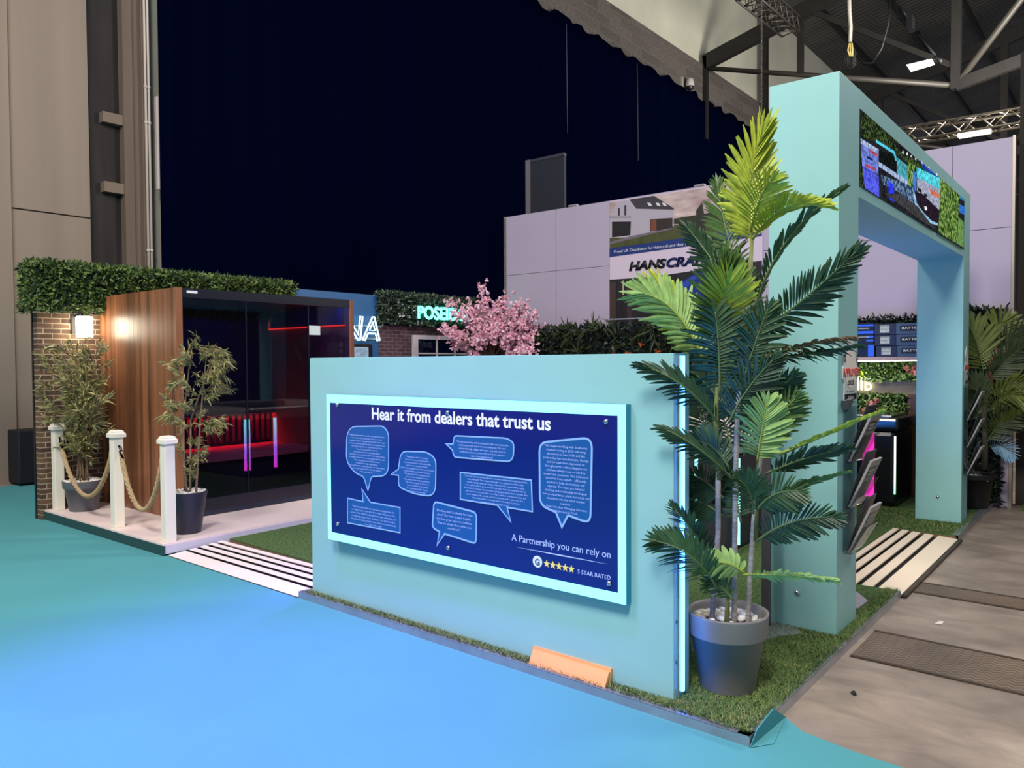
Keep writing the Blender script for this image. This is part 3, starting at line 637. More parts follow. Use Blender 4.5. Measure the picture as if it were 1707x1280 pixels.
sp('screen_image', HG, (60,50),(60,325),(130,320),(200,350),(330,430),(480,560),(600,640),(720,700),(800,760),(430,388))
sp('screen_image', G(34,34,40), (330,330),(480,440),(700,640),(715,665),(580,560),(430,470),(380,430))
sp('screen_image', G(44,44,52), (60,400),(920,1200),(920,1255),(560,1050),(60,748))
sp('screen_image', HG, (60,400),(90,560),(100,760),(60,748))
sp('screen_image', G(186,206,255), (62,310),(222,420),(222,470),(66,360))
sp('screen_image', G(130,150,246), (66,365),(215,455),(215,640),(82,560))
sp('screen_image', G(92,100,255,1.1), (82,560),(215,650),(222,835),(104,770))
sp('screen_image', G(220,90,90), (135,410),(205,458),(205,482),(135,436))
sp('screen_image', G(225,80,100), (105,545),(185,580),(185,600),(105,568))
sp('screen_image', G(30,50,110), (115,470),(165,500),(165,520),(115,492))
sp('screen_image', G(24,30,30), (215,420),(340,470),(360,530),(360,620),(215,520))
sp('screen_image', G(90,215,245,1.1), (190,330),(345,440),(365,520),(352,520),(335,460),(190,355))
sp('screen_image', G(90,190,205), (362,490),(450,570),(450,710),(364,620))
sp('screen_image', G(180,205,250), (200,515),(450,690),(450,735),(205,560))
sp('screen_image', PG, (455,530),(512,575),(500,640),(490,780),(452,720))
sp('screen_image', G(70,140,240), (492,615),(522,632),(518,790),(494,770))
sp('screen_image', G(40,80,200), (545,535),(715,655),(715,700),(580,610))
sp('screen_image', G(90,220,235,1.1), (520,585),(715,700),(715,790),(525,670))
sp('screen_image', G(186,190,215), (525,670),(715,790),(715,950),(525,780))
sp('screen_image', G(236,120,90), (625,770),(705,820),(705,855),(640,815))
sp('screen_image', G(40,44,54), (530,750),(560,770),(560,800),(530,780)), sp('screen_image', G(40,44,54), (580,800),(610,815),(610,840),(580,825))
sp('screen_image', TBM, (225,640),(440,720),(500,760),(510,900),(380,790),(240,720))
sp('screen_image', G(46,60,255,1.2), (285,690),(330,720),(335,870),(290,845))
sp('screen_image', G(46,34,48), (505,800),(560,800),(700,940),(700,1030),(640,1040),(560,960),(515,880))
sp('screen_image', G(160,210,250,1.1), (485,760),(500,790),(520,880),(570,950),(640,1020),(695,1045),(690,1060),(630,1040),(560,970),(505,890))
sp('screen_image', G(250,245,235,1.2), (582,905),(598,910),(606,925),(598,940),(584,930))
sp('screen_image', G(74,74,78), (250,800),(380,800),(520,900),(640,1050),(690,1100),(560,1020))
sp('screen_image', PG, (712,665),(868,800),(862,960),(848,1215),(700,1120),(705,900))
sp('screen_image', G(60,150,190), (868,802),(912,845),(912,915),(868,880))
sp('screen_image', G(60,130,230), (864,920),(912,955),(912,1010),(864,980))
sp('screen_image', G(120,165,90), (860,1010),(905,1060),(905,1240),(850,1215))
lay += 1; IMGM.append(G(235,240,250,1.1)); IMG.cur = len(IMGM)-1
for u, v in ((400,455),(435,472),(470,495),(505,520),(558,556),(615,598),(680,628)):
    c = scr(u,v,lay); IMG.prism([c+Vector((0,-.03,-.006)), c+Vector((0,.03,-.006)), c+Vector((0,.012,.016))], (.0003,0,0))
IMG.build('screen_image', IMGM, t)
# ================================================================== plants
LG_DARK = M('frond_dark', S(52,82,46), .42, noise=(30,.3), spec=.5)
LG_DEEP = M('frond_deep', S(40,68,44), .42, noise=(30,.3), spec=.5)
LG_MID = M('frond_mid', S(74,104,50), .45, noise=(30,.25))
LG_LIME = M('frond_lime', S(170,182,58), .5, noise=(30,.25))
LG_PALE = M('frond_pale', S(148,180,104), .5, noise=(30,.2))
LG_BROWN = M('frond_brown', S(104,88,62), .6, noise=(30,.3))
RACH = M('frond_stem', S(96,116,64), .5); RACHY = M('frond_stem_lime', S(150,160,60), .5)
def frond(par, A, B, C, n, L, w, mat, gain=1., roll=0., rach=None, droop=.12, t0=.1, a0=68, a1=18, tipk=.5, r=.006, face=None, basek=.55):
    """palm leaf: curved stem A-B-C with two rows of blades. roll turns the blade plane about the stem (0 = facing the aisle)"""
    n = int(n*(1+.2*(gain > 1))); L *= gain; w *= gain*.80
    mb = MB(); P = [bez(A,B,C,k/14) for k in range(15)]; mb.cur = 1
    mb.tube(P, [r*(1-.75*k/14) for k in range(15)], 6); mb.cur = 0; mb.smooth = True
    fc = face or (CAM-B).normalized()
    for i in range(n):
        s = i/(n-1); t_ = t0+(1-t0)*s*.985; p = bez(A,B,C,t_); T = (bez(A,B,C,min(1,t_+.02))-bez(A,B,C,t_-.02)).normalized()
        sd = T.cross(fc); sd = sd.normalized() if sd.length > .2 else T.orthogonal().normalized()
        sd = Matrix.Rotation(roll, 3, T) @ sd; nn = T.cross(sd)
        sh = (basek+(1-basek)*min(1, s/.35)) if s < .35 else 1-(1-tipk)*((s-.35)/.65)**1.6
        for sg in (-1,1):
            a = math.radians(a0+(a1-a0)*s**.8+random.uniform(-5,5)); d = T*math.cos(a)+sd*sg*math.sin(a)+nn*random.uniform(.05,.28)
            leaf(mb, p, d, T+nn*.35*sg, L*sh*random.uniform(.88,1.06), w*(.65+.35*sh), droop*random.uniform(.3,1.4), prof=(.28,.85,1.,.9,.3), fold=.25)
    if s > .9:
        leaf(mb, C-(C-B).normalized()*.01, C-B, sd, L*tipk, w*.8, droop*.5, fold=.2)
    return mb.build('frond', [mat, rach or RACH], par)
def pot(par, c, r0, r1, h, mat, lip=.0, name='pot'):
    mb = MB(); prof = [(.001,0),(r0*.96,0),(r0,.012)]
    if lip: prof += [(r0+(r1-r0)*.70,h-lip),(r1-.002,h-lip),(r1,h-lip+.006)]
    prof += [(r1+.004,h-.008),(r1+.005,h),(r1-.008,h),(r1-.012,h-.02),(r1-.03,h-.1),(.001,h-.1)]
    mb.lathe(prof, c, 48); o = mb.build(name, mat, par); return o
PEB = []
def pebble_mesh(k):
    bm = bmesh.new(); bmesh.ops.create_icosphere(bm, subdivisions=2, radius=1); random.seed(90+k)
    off = [rnd_dir() for _ in range(5)]
    for v in bm.verts:
        q = v.co.copy(); f = 1+sum(.16*max(0,q.dot(d))**2*random.Random(i+k*7).uniform(-1,1) for i, d in enumerate(off)); v.co = q*f; v.co.z *= .62; v.co.y *= .8
    for f in bm.faces: f.smooth = True
    me = bpy.data.meshes.new('pebble'); bm.to_mesh(me); bm.free(); return me
PSTONE = [M('pebble_white', S(232,228,222), .55, noise=(40,.06)), M('pebble_cream', S(226,206,172), .55, noise=(40,.1))]
PMESH = []
for k in range(6):
    me = pebble_mesh(k); me.materials.append(PSTONE[1 if k == 5 else 0]); PMESH.append(me)
def pebbles(c, r, z, n, s, label, group, right=0., avoid=()):
    """pack stones in rings on a potting surface"""
    spots = []; random.seed(int(n*77+r*1000)); tries = 0
    while len(spots) < n and tries < 6000:
        tries += 1; a = random.uniform(0,6.283); q = r*math.sqrt(random.random()); x, y = q*math.cos(a), q*math.sin(a)
        if any((x-X)**2+(y-Y)**2 < (s*1.55)**2 for X, Y in spots): continue
        if any((c[0]+x-X)**2+(c[1]+y-Y)**2 < (s*1.1+R_)**2 for X, Y, R_ in avoid): continue
        spots.append((x,y))
    for x, y in spots:
        o = bpy.data.objects.new('pebble', random.choice(PMESH)); COL.objects.link(o)
        k = s*random.uniform(.8,1.2); o.location = (c[0]+x, c[1]+y, z+k*.35); o.scale = (k*1.1,k,k); o.rotation_euler = (random.uniform(-.4,.4),random.uniform(-.4,.4),random.uniform(0,6.28))
        tag(o, label, 'pebble', group)
# ---- the tall palm beside the counter
PC = Vector((-.258,.385,PZ)); PD = .385
t = thing('potted_palm', PC, 'tall artificial palm in a grey pot at the front corner beside the counter', 'plant')
PGREY = M('pot_grey', S(118,116,116), .5, noise=(5,.04))
PH = .345; pot(t, PC, .12, .172, PH, PGREY, lip=.10)
MB().lathe([(.001,PH-.06),(.172,PH-.06)], PC, 32).build('soil', M('soil', S(60,52,48), .95), t)
mb = MB(); q = [at(1157,1078,y=.22), at(1165,1078,y=.215), at(1169,1106,y=.225), at(1163,1107,y=.235)]
def pp(u, v, dy=0.): return at(u, v, y=PD+dy)
BARK = M('palm_bark', S(150,146,140), .8, noise=(18,.25,(1,1,6)), bump=(60,.4)); SHE = M('palm_sheath', S(104,112,58), .6, noise=(12,.2,(6,6,1)))
def trunk(pts, r0, r1, sheath=None):
    P = [pp(*p) for p in pts]; n = 24; Q = []
    for k in range(n+1):
        s = k/n*(len(P)-1); i = min(int(s), len(P)-2); Q.append(P[i].lerp(P[i+1], s-i))
    rr = [(r0+(r1-r0)*k/n)*(1+.06*(k % 2)) for k in range(n+1)]; mb = MB(); mb.tube(Q, rr, 10)
    o = mb.build('trunk', BARK, t)
    if sheath:
        S_ = [pp(*p) for p in sheath]; mb = MB(); mb.tube(S_, [r1*1.25,r1*1.2,r1*.8][:len(S_)], 8); mb.build('leaf_sheath', SHE, o)
trunk([(1186,1050,-.02),(1190,985,-.01),(1197,890,0),(1197,790,.02),(1194,720,.04)], .0125, .0115, [(1198,800,.02),(1193,700,.04),(1196,640,.05)])
trunk([(1224,1050,.0),(1225,900,0),(1226,800,0),(1229,700,0),(1236,590,.02)], .0125, .0105, [(1232,650,.01),(1246,520,.02),(1254,400,.03)])
trunk([(1246,1050,.03),(1250,960,.03),(1257,860,.04),(1270,740,.06)], .011, .0105, [(1258,900,.04),(1262,800,.05),(1277,690,.07)])
trunk([(1268,760,.05),(1268,640,.05),(1262,560,.05),(1256,470,.05)], .009, .008)
mb = MB(); mb.tube([pp(1211,1052,-.05), pp(1213,1000,-.05), pp(1222,950,-.04)], [.014,.010,.005], 8); mb.build('leaf_sheath', SHE, t)
random.seed(21)
F = lambda a, b, c, n, L, w, mat, **k: frond(t, pp(*a), pp(*b), pp(*c), n, L, w, mat, 1.3, **k)
# crown
F((1254,420,.03),(1240,300,.0),(1266,232,-.03), 28, .155, .023, LG_LIME, rach=RACHY, a0=58, a1=10, tipk=.75)
F((1253,400,.03),(1243,330,.10),(1240,285,.12), 18, .12, .017, LG_LIME, rach=RACHY, a0=75, a1=25)
F((1254,400,.03),(1300,325,-.05),(1374,342,-.12), 22, .10, .015, LG_LIME, rach=RACHY, roll=.9, a0=55, a1=10)
F((1252,385,.02),(1262,330,-.1),(1285,300,-.16), 16, .12, .017, LG_LIME, rach=RACHY, a0=60, a1=20)
F((1240,480,.04),(1205,380,.10),(1196,308,.12), 24, .115, .014, LG_MID, a0=62, a1=16)
F((1238,520,.03),(1190,430,.06),(1146,380,.04), 20, .11, .016, LG_DEEP, a0=55, a1=14)
F((1240,500,.05),(1210,440,.10),(1186,400,.14), 16, .12, .016, LG_DARK, a0=60, a1=18)
F((1256,520,.02),(1290,390,.0),(1402,318,-.05), 24, .085, .013, LG_DARK, roll=1.0, a0=45, a1=10)
F((1258,560,.02),(1340,505,-.06),(1426,420,-.14), 28, .115, .016, LG_DEEP, a0=62, a1=16, roll=.25)
# left lime fans
F((1176,610,-.02),(1135,500,-.10),(1074,490,-.16), 26, .14, .022, LG_PALE, rach=RACHY, a0=64, a1=18, tipk=.7)
F((1174,600,.0),(1140,520,-.02),(1098,478,-.06), 22, .125, .020, LG_LIME, rach=RACHY, a0=66, a1=16, tipk=.8)
F((1206,570,-.02),(1202,505,-.05),(1202,462,-.10), 22, .165, .024, LG_MID, rach=RACHY, a0=72, a1=10, tipk=.8)
F((1206,560,-.02),(1206,500,-.10),(1212,474,-.16), 16, .14, .022, LG_LIME, rach=RACHY, a0=78, a1=16, tipk=.8)
# centre drooping
F((1200,660,-.03),(1200,570,-.10),(1192,520,-.14), 24, .145, .018, LG_DARK, a0=95, a1=35, droop=.3, basek=.7)
F((1238,640,-.02),(1258,570,-.07),(1280,515,-.10), 22, .12, .016, LG_DARK, a0=80, a1=22, droop=.2)
F((1230,560,.05),(1240,500,.08),(1236,450,.1), 16, .12, .016, LG_DARK, a0=70, a1=22)
F((1262,598,.0),(1330,574,-.08),(1420,562,-.16), 26, .075, .013, LG_BROWN, roll=1.2, a0=50, a1=12, droop=.5)
F((1262,602,.02),(1340,592,-.05),(1432,577,-.11), 22, .07, .012, LG_DEEP, roll=1.25, a0=45, a1=12, droop=.4)
# left side
F((1204,715,-.05),(1150,632,-.37),(1072,610,-.40), 22, .10, .015, LG_DEEP, a0=55, a1=12, roll=.5)
F((1215,705,-.08),(1238,650,-.12),(1288,600,-.15), 20, .125, .016, LG_DEEP, a0=72, a1=16)
F((1258,700,.0),(1290,650,-.05),(1322,628,-.09), 18, .10, .015, LG_DEEP, a0=60, a1=16, roll=.4)
F((1262,770,-.05),(1270,720,-.10),(1278,672,-.13), 20, .115, .018, LG_PALE, rach=RACHY, a0=80, a1=22)
F((1270,750,-.02),(1296,690,-.05),(1326,664,-.08), 18, .105, .016, LG_MID, rach=RACHY, a0=68, a1=16)
F((1300,757,-.06),(1380,722,-.16),(1470,686,-.26), 24, .05, .013, LG_LIME, rach=RACHY, roll=1.35, a0=28, a1=8, r=.008)
F((1276,790,-.02),(1340,760,-.08),(1408,748,-.13), 22, .09, .014, LG_DEEP, roll=.8, a0=50, a1=12)
F((1285,828,-.04),(1345,805,-.12),(1412,788,-.2), 22, .06, .012, LG_MID, roll=1.2, a0=40, a1=10)
F((1262,902,-.02),(1310,860,-.08),(1392,862,-.15), 22, .10, .016, LG_DEEP, a0=70, a1=18, roll=.2)
F((1262,850,-.06),(1285,815,-.12),(1332,818,-.16), 18, .10, .016, LG_DARK, a0=75, a1=22)
F((1256,856,-.04),(1256,815,-.12),(1232,800,-.2), 16, .10, .016, LG_DARK, a0=75, a1=22)
F((1222,800,-.05),(1165,738,-.36),(1104,714,-.38), 20, .085, .013, LG_DEEP, roll=.7, a0=48, a1=12)
F((1205,830,.08),(1180,800,.14),(1150,790,.18), 18, .12, .016, LG_DEEP, a0=70, a1=24)
F((1205,860,.06),(1175,835,.12),(1140,830,.12), 18, .115, .016, LG_DEEP, a0=70, a1=24)
F((1200,780,.06),(1172,700,.12),(1150,640,.14), 20, .115, .015, LG_DEEP, a0=70, a1=24)
F((1220,760,.08),(1210,690,.14),(1180,640,.2), 18, .115, .015, LG_DEEP, a0=70, a1=24)
F((1240,760,.08),(1250,690,.14),(1262,640,.2), 18, .115, .015, LG_DEEP, a0=70, a1=24)
F((1235,870,.08),(1225,820,.14),(1214,780,.2), 18, .115, .015, LG_DEEP, a0=75, a1=24)
F((1200,990,-.06),(1165,915,-.36),(1094,902,-.39), 24, .115, .016, LG_DARK, a0=66, a1=18)
F((1186,940,.0),(1165,895,-.30),(1126,850,-.36), 18, .09, .014, LG_DEEP, a0=60, a1=16)
F((1240,955,-.08),(1212,930,-.15),(1178,940,-.2), 9, .075, .026, LG_PALE, rach=RACHY, a0=80, a1=18, tipk=.9)
F((1236,958,-.08),(1300,955,-.16),(1392,966,-.24), 22, .055, .014, LG_PALE, rach=RACHY, roll=1.1, a0=50, a1=12, droop=.3)
F((1222,1000,-.06),(1196,965,-.1),(1184,975,-.14), 10, .07, .014, LG_DARK, a0=65, a1=20)
F((1225,700,.06),(1190,650,.04),(1160,625,.02), 20, .12, .016, LG_DEEP, a0=70, a1=20)
F((1232,720,.06),(1262,668,.04),(1296,640,.02), 20, .12, .016, LG_DEEP, a0=70, a1=20)
F((1215,780,.02),(1190,735,-.02),(1160,735,-.06), 18, .105, .015, LG_DARK, a0=70, a1=20)
F((1240,690,.08),(1228,630,.1),(1240,580,.1), 20, .13, .016, LG_DARK, a0=75, a1=20)
pebbles(PC+Vector((0,0,0)), .148, PZ+PH-.052, 46, .021, 'rounded pale stone in the grey pot of the tall palm', 'pebbles in the tall palm pot', avoid=[(pp(1186,1046,-.02).x, PD-.02, .013),(pp(1224,1046).x, PD, .013),(pp(1246,1046,.03).x, PD+.03,.012),(pp(1211,1050).x,PD-.05,.014)])
lb = MB(); base = PC; an0 = math.radians(205)
for k in range(6):
    pass
vs = []
for j, zz in enumerate((.16,.225)):
    for k in range(5):
        a = math.radians(196+k*6); r = .125+(.183-.125)*.7*zz/(PH-.10)+.0012; vs.append(PC+Vector((r*math.cos(a), r*math.sin(a), zz)))
lb.add(vs, [(k,k+1,k+6,k+5) for k in range(4)]); lb.build('price_label', M('label_pale', S(190,205,225), .5), t)
# ---- palm by the far pillar
QC = Vector((-.135,5.90,PZ)); QD = 5.90
t = thing('potted_palm', QC, 'palm in a black pot behind the far arch pillar', 'plant')
pot(t, QC, .15, .20, .335, M('pot_black', S(26,25,27), .5), lip=.05)
MB().lathe([(.001,.27),(.185,.27)], QC, 32).build('soil', M('soil', S(60,52,48), .95), t)
qq = lambda u, v, dy=0.: at(u, v, y=QD+dy)
mb = MB(); mb.tube([qq(1641,782), qq(1642,740), qq(1641,690), qq(1648,620)], [.03,.028,.026,.018], 10); mb.build('trunk', M('palm_bark_dark', S(66,62,48), .8, noise=(18,.25,(1,1,6))), t)
mb = MB(); mb.tube([qq(1655,640,-.02), qq(1648,610,-.02), qq(1662,580,-.02)], .012, 8); mb.build('leaf_sheath', M('stem_russet', S(120,74,50), .6), t)
F = lambda a, b, c, n, L, w, mat, **k: frond(t, qq(*a), qq(*b), qq(*c), n, L, w, mat, 1.25, **k)
OLV = M('frond_olive', S(104,116,52), .5, noise=(20,.25)); DOL = M('frond_dull', S(62,76,46), .5, noise=(20,.25))
F((1640,625,0),(1632,570,-.1),(1616,545,-.2), 18, .26, .034, OLV, a0=75, a1=15)
F((1645,620,.02),(1655,560,.05),(1672,535,.05), 20, .27, .034, OLV, a0=70, a1=15)
F((1646,640,0),(1680,590,-.1),(1712,575,-.2), 20, .20, .03, DOL, a0=60, a1=15)
F((1645,660,0),(1685,632,-.1),(1718,640,-.25), 20, .20, .03, OLV, a0=60, a1=15, droop=.3)
F((1643,670,0),(1630,640,-.1),(1608,650,-.2), 18, .20, .03, DOL, a0=70, a1=15)
F((1643,690,0),(1670,650,-.15),(1696,660,-.3), 18, .22, .032, OLV, a0=75, a1=18, droop=.3)
F((1644,720,0),(1690,700,-.1),(1722,690,-.25), 20, .19, .03, OLV, roll=.8, a0=60, a1=15)
F((1644,740,0),(1668,690,-.1),(1700,690,-.2), 18, .2, .03, DOL, a0=70, a1=15)
F((1640,700,.05),(1624,670,.05),(1606,690,0), 16, .2, .03, DOL, a0=70, a1=15)
F((1646,600,.05),(1690,560,.0),(1716,560,-.1), 18, .22, .03, DOL, a0=65, a1=15)
F((1648,745,-.05),(1668,735,-.2),(1686,756,-.3), 12, .14, .022, M('frond_bluish', S(120,160,190), .5), a0=75, a1=20)
pebbles(QC, .165, PZ+.275, 44, .025, 'white stone in the black pot of the palm behind the far pillar', 'pebbles in the far palm pot', avoid=[(QC.x,QC.y,.035)])
# ---- bamboos
BAM = [M('bamboo_leaf', S(136,134,82), .55, noise=(14,.3)), M('bamboo_leaf_pale', S(182,172,112), .55, noise=(14,.2)), M('bamboo_leaf_dark', S(86,92,60), .55)]
CULM = M('bamboo_culm', S(126,106,78), .55, noise=(10,.2,(1,1,4)))
def bamboo(c, label, potm, r0, r1, h, lip, culms, sprays, leafL, peb, seed):
    random.seed(seed); t = thing('potted_bamboo', c, label, 'plant'); c = Vector(c)
    pot(t, c, r0, r1, h, potm, lip=lip); MB().lathe([(.001,h-.022),(r1*.93,h-.022)], c, 32).build('soil', M('soil', S(60,52,48)), t)
    av = []
    for pts, r in culms:
        mb = MB(); P = []
        for i in range(len(pts)-1):
            for k in range(6): P.append(pts[i].lerp(pts[i+1], k/6))
        P.append(pts[-1]); mb.tube(P, [r*(1-.6*i/len(P))*(1.15 if i % 4 == 0 else 1) for i in range(len(P))], 7); mb.build('culm', CULM, t)
        av.append((pts[0].x, pts[0].y, r))
    mb = MB(); tw = MB(); mb.smooth = True
    for p, d, n, spread, ln in sprays:
        d = Vector(d).normalized(); q = p+d*ln; tw.tube([p, p.lerp(q,.5)+Vector((0,0,.015)), q], [.0028,.002,.001], 5)
        for i in range(n):
            s = random.uniform(.15,1.05); b = p.lerp(q, s); e = (d*random.uniform(.5,1.3)+rnd_dir()*spread).normalized()
            mb.cur = random.choice((0,0,0,1,2)); leaf(mb, b, e, rnd_dir(), leafL*random.uniform(.6,1.15), leafL*.11, random.uniform(.05,.4), prof=(.25,1.,.9,.55,.05))
    tw.build('twigs', CULM, t, kind='stuff'); mb.build('foliage', BAM, t, kind='stuff')
    pebbles(c, r1*.86, c.z+h-.014, int(peb*1.25), r1*.125, label.split(' in ')[0].replace('bushy','white stone in the pot of the bushy').replace('open','white stone in the pot of the open'), 'pebbles in the '+('bushy' if 'bushy' in label else 'open')+' bamboo pot', avoid=av)
# bushy one in the corner of the brick wall
B1 = Vector((-6.74,.29,DZ)); b1 = lambda u, v, dy=0: at(u, v, y=.29+dy)
random.seed(31); cul = []; spr = []
for k in range(11):
    a = random.uniform(0,6.28); q = .07*math.sqrt(random.random()); x0 = B1+Vector((q*math.cos(a), q*math.sin(a), .27)); u = random.uniform(84,178); v = random.uniform(585,665)
    tip = b1(u, v, random.uniform(-.12,.12)); mid = x0.lerp(tip, .5); mid.x += (x0.x-tip.x)*.25; cul.append(([x0, mid, tip], .0065))
    for j in range(30):
        s = random.uniform(.22,1.02); p = bez(x0, mid, tip, s); d = Vector((random.uniform(-1,1), random.uniform(-.7,.7), random.uniform(.1,1.1)))
        spr.append((p, d, 14, .55, random.uniform(.10,.26)))
for k in range(44):
    p = b1(random.uniform(86,180), random.uniform(580,650), random.uniform(-.12,.14)); spr.append((p, (random.uniform(-1,1),random.uniform(-.5,.5),.5), 9, .6, .14))
for k in range(30):
    p = b1(random.uniform(84,120), random.uniform(585,720), random.uniform(-.26,-.08)); spr.append((p, (random.uniform(-.4,.6),-.8,.6), 12, .6, .13))
bamboo(B1, 'bushy bamboo plant in a grey pot below the lit wall lamp', M('pot_slate', S(92,94,98), .5), .125, .175, .29, .07, cul, spr, .10, 34, 41)
# open one beside the sauna glass
B2 = Vector((-4.985,.40,DZ)); b2 = lambda u, v, dy=0: at(u, v, y=.40+dy)
random.seed(33); cul = []; spr = []
for base, mid, tip in (((308,826),(305,700),(318,590)), ((317,826),(318,700),(352,600)), ((327,820),(334,700),(345,585)), ((312,826),(300,690),(300,600))):
    cul.append(([b2(*base), b2(*mid,.02), b2(*tip,.0)], .0095))
for (u, v, du, dv, n, ln) in [(318,600,-20,-30,16,.12),(330,590,25,-10,16,.14),(345,590,40,-5,16,.15),(350,600,45,10,16,.15),(352,605,40,30,14,.14),(340,620,40,20,14,.14),(310,610,-25,-10,14,.12),(305,625,-25,-15,14,.12),(300,640,-25,5,12,.1),
    (345,640,35,-20,12,.12),(350,650,35,-8,12,.12),(340,665,40,-10,12,.12),(320,650,-20,-20,14,.1),(330,640,20,-25,14,.1),(318,680,-25,-10,12,.1),(300,685,-30,-25,14,.12),(292,690,-25,8,14,.12),(285,680,-12,-20,10,.1),(335,720,40,-25,12,.14),(345,710,38,-8,12,.12),(355,705,25,10,8,.1),(318,740,25,-20,10,.09),(310,755,-20,-18,10,.08),(330,760,18,-18,10,.08),(316,775,10,-15,12,.06),(320,790,-12,-12,8,.05),(325,700,20,-20,8,.1),(312,715,-18,-20,8,.1),(360,590,30,0,8,.1),(325,580,0,-14,10,.08),(370,600,24,16,7,.08)]:
    for dy in (-.05,.05):
        p = b2(u, v, dy); q = b2(u+du, v+dv, dy*2); spr.append((p, q-p, int(n*2.2), .45, ln))
        for _ in range(2):
            p = b2(u+random.uniform(-12,12), v+random.uniform(-16,16), dy*random.uniform(-1,1)); spr.append((p, q-p+rnd_dir()*.05, int(n*1.3), .45, ln))
bamboo(B2, 'open bamboo plant in a dark navy pot beside the sauna glass', M('pot_navy', S(38,38,56), .45), .105, .155, .345, 0, cul, spr, .075, 36, 43)
# ================================================================== rope barrier
POSTM = M('post_cream', S(238,230,214), .45)
def post(c, lab):
    t = thing('rope_post', c, lab, 'post'); x, y, z = c; w = .042
    mb = MB().box((x-w,y-w,z),(x+w,y+w,z+.775)); mb.build('shaft', POSTM, t, bevel=.005)
    mb = MB(); v = [(x+sx*a, y+sy*a, z+h) for a, h in ((w+.016,.775),(w+.016,.806),(w+.004,.815),(w+.004,.826),(w-.012,.836)) for sx, sy in ((-1,-1),(1,-1),(1,1),(-1,1))]
    mb.add(v, [tuple(reversed(range(4))), (16,17,18,19)]+[(4*i+j, 4*i+(j+1) % 4, 4*i+4+(j+1) % 4, 4*i+4+j) for i in range(4) for j in range(4)]); mb.build('cap', POSTM, t)
    return t
P1, P2, P3 = (-6.93,.14,DZ), (-5.665,.135,DZ), (-4.79,.14,DZ)
ps = [post(P1, 'cream square rope post at the brick wall corner'), post(P2, 'cream square rope post in the middle between the two ropes'), post(P3, 'cream square rope post nearest the striped ramp, beside the navy pot')]
ROPEM = M('rope_hemp', S(176,150,112), .9, noise=(40,.2)); HOOK = M('hook_black', S(20,20,22), .35, .8)
def rope(a, b, sag, lab):
    a = Vector(a); b = Vector(b); n = 90; P = []
    for i in range(n+1):
        s = i/n; P.append(a.lerp(b, s)-Z1*sag*(1-(2*s-1)**2)**.85)
    t = thing('barrier_rope', a, lab, 'rope'); mb = MB()
    for k in range(3):
        Q = []
        for i, p in enumerate(P):
            d = (P[min(i+1,n)]-P[max(i-1,0)]).normalized(); s = d.cross(Y1).normalized(); u = s.cross(d); an = i*.62+k*2.094
            Q.append(p+(s*math.cos(an)+u*math.sin(an))*.010)
        mb.tube(Q, .0115, 7)
    mb.build('rope_cord', ROPEM, t)
    for p, q, e in ((P[0],P[4],a),(P[-1],P[-5],b)):
        m_ = MB().tube([p+(p-q).normalized()*.010, p.lerp(q,.6)], .018, 12); o = m_.build('end_cap', HOOK, t)
        r_ = MB(); c = p+(p-q).normalized()*.028; r_.tube([c+Vector((.02*math.cos(s), 0, .02*math.sin(s))) for s in ROW(0,5.6,10)], .0045, 6, closed=True); r_.build('hook_ring', HOOK, o)
for q, sx in ((P1,1),(P2,-1),(P2,1),(P3,-1)):
    par = ps[[P1,P2,P3].index(q)]; MB().tube([(q[0]+sx*.038,q[1],q[2]+.70),(q[0]+sx*.056,q[1],q[2]+.70)], .009, 8).build('eye_bolt', HOOK, par)
rope((P1[0]+.085,P1[1],P1[2]+.655), (P2[0]-.085,P2[1],P2[2]+.655), .455, 'twisted hemp rope hanging in front of the bushy bamboo pot')
rope((P2[0]+.085,P2[1],P2[2]+.655), (P3[0]-.085,P3[1],P3[2]+.655), .455, 'twisted hemp rope hanging in front of the brown timber wall')
# ================================================================== sauna cabin
SX0, SX1, SY0, SY1, SZ1 = -7.04, -5.5, .60, 2.60, 2.18
t = thing('sauna_cabin', ((SX0+SX1)/2, (SY0+SY1)/2, DZ), 'timber sauna cabin with a dark glass front and red-lit bench', 'sauna')
WOOD = plank_mat('timber_cladding', S(76,46,30), S(152,98,66), 0, .056)
WOODY = plank_mat('timber_cladding_end', S(76,46,34), S(150,94,66), 1, .06)
DKI = M('sauna_dark', S(30,34,52), .55); NAVY = M('sauna_navy', S(12,14,30), .3)
g = MB()
for i in range(19):
    xa = SX0+(SX1-SX0-.0)*i/19; g.box((xa+.001,SY0,DZ),(SX0+(SX1-SX0)*(i+1)/19-.0015,SY0+.06,SZ1))
g.box((SX0,SY0+.004,DZ),(SX1,SY0+.06,SZ1-.001))
g.build('side_wall', WOOD, t)
MB().box((SX0,SY1-.06,DZ),(SX1,SY1,SZ1)).build('side_wall', WOODY, t)
MB().box((SX0,SY0+.06,DZ),(SX0+.04,SY1-.06,SZ1)).build('back_wall', DKI, t)
MB().box((SX0,SY0+.06,SZ1-.05),(SX1-.02,SY1-.06,SZ1)).build('roof_panel', DKI, t)
MB().box((SX0,SY0+.06,DZ),(SX1-.0,SY1-.06,DZ+.05)).build('floor_panel', DKI, t)
MB().box((SX1-.03,SY0+.06,SZ1-.085),(SX1+.004,SY1-.06,SZ1)).build('fascia', NAVY, t)
MB().box((SX1-.02,SY0+.06,DZ+.05),(SX1+.002,SY1-.06,DZ+.16)).build('sill', NAVY, t)
MB().box((SX1+.004,.70,2.135),(SX1+.009,.80,2.158)).build('name_plate', M('plate_white', S(230,230,240), .4), t)
GL = glass_mat('smoked_glass', (.52,.52,.66,1), 1.5)
def pane(ya, yb, nm='glass_panel'): return MB().box((SX1-.012,ya,DZ+.162),(SX1-.004,yb,SZ1-.088)).build(nm, GL, t)
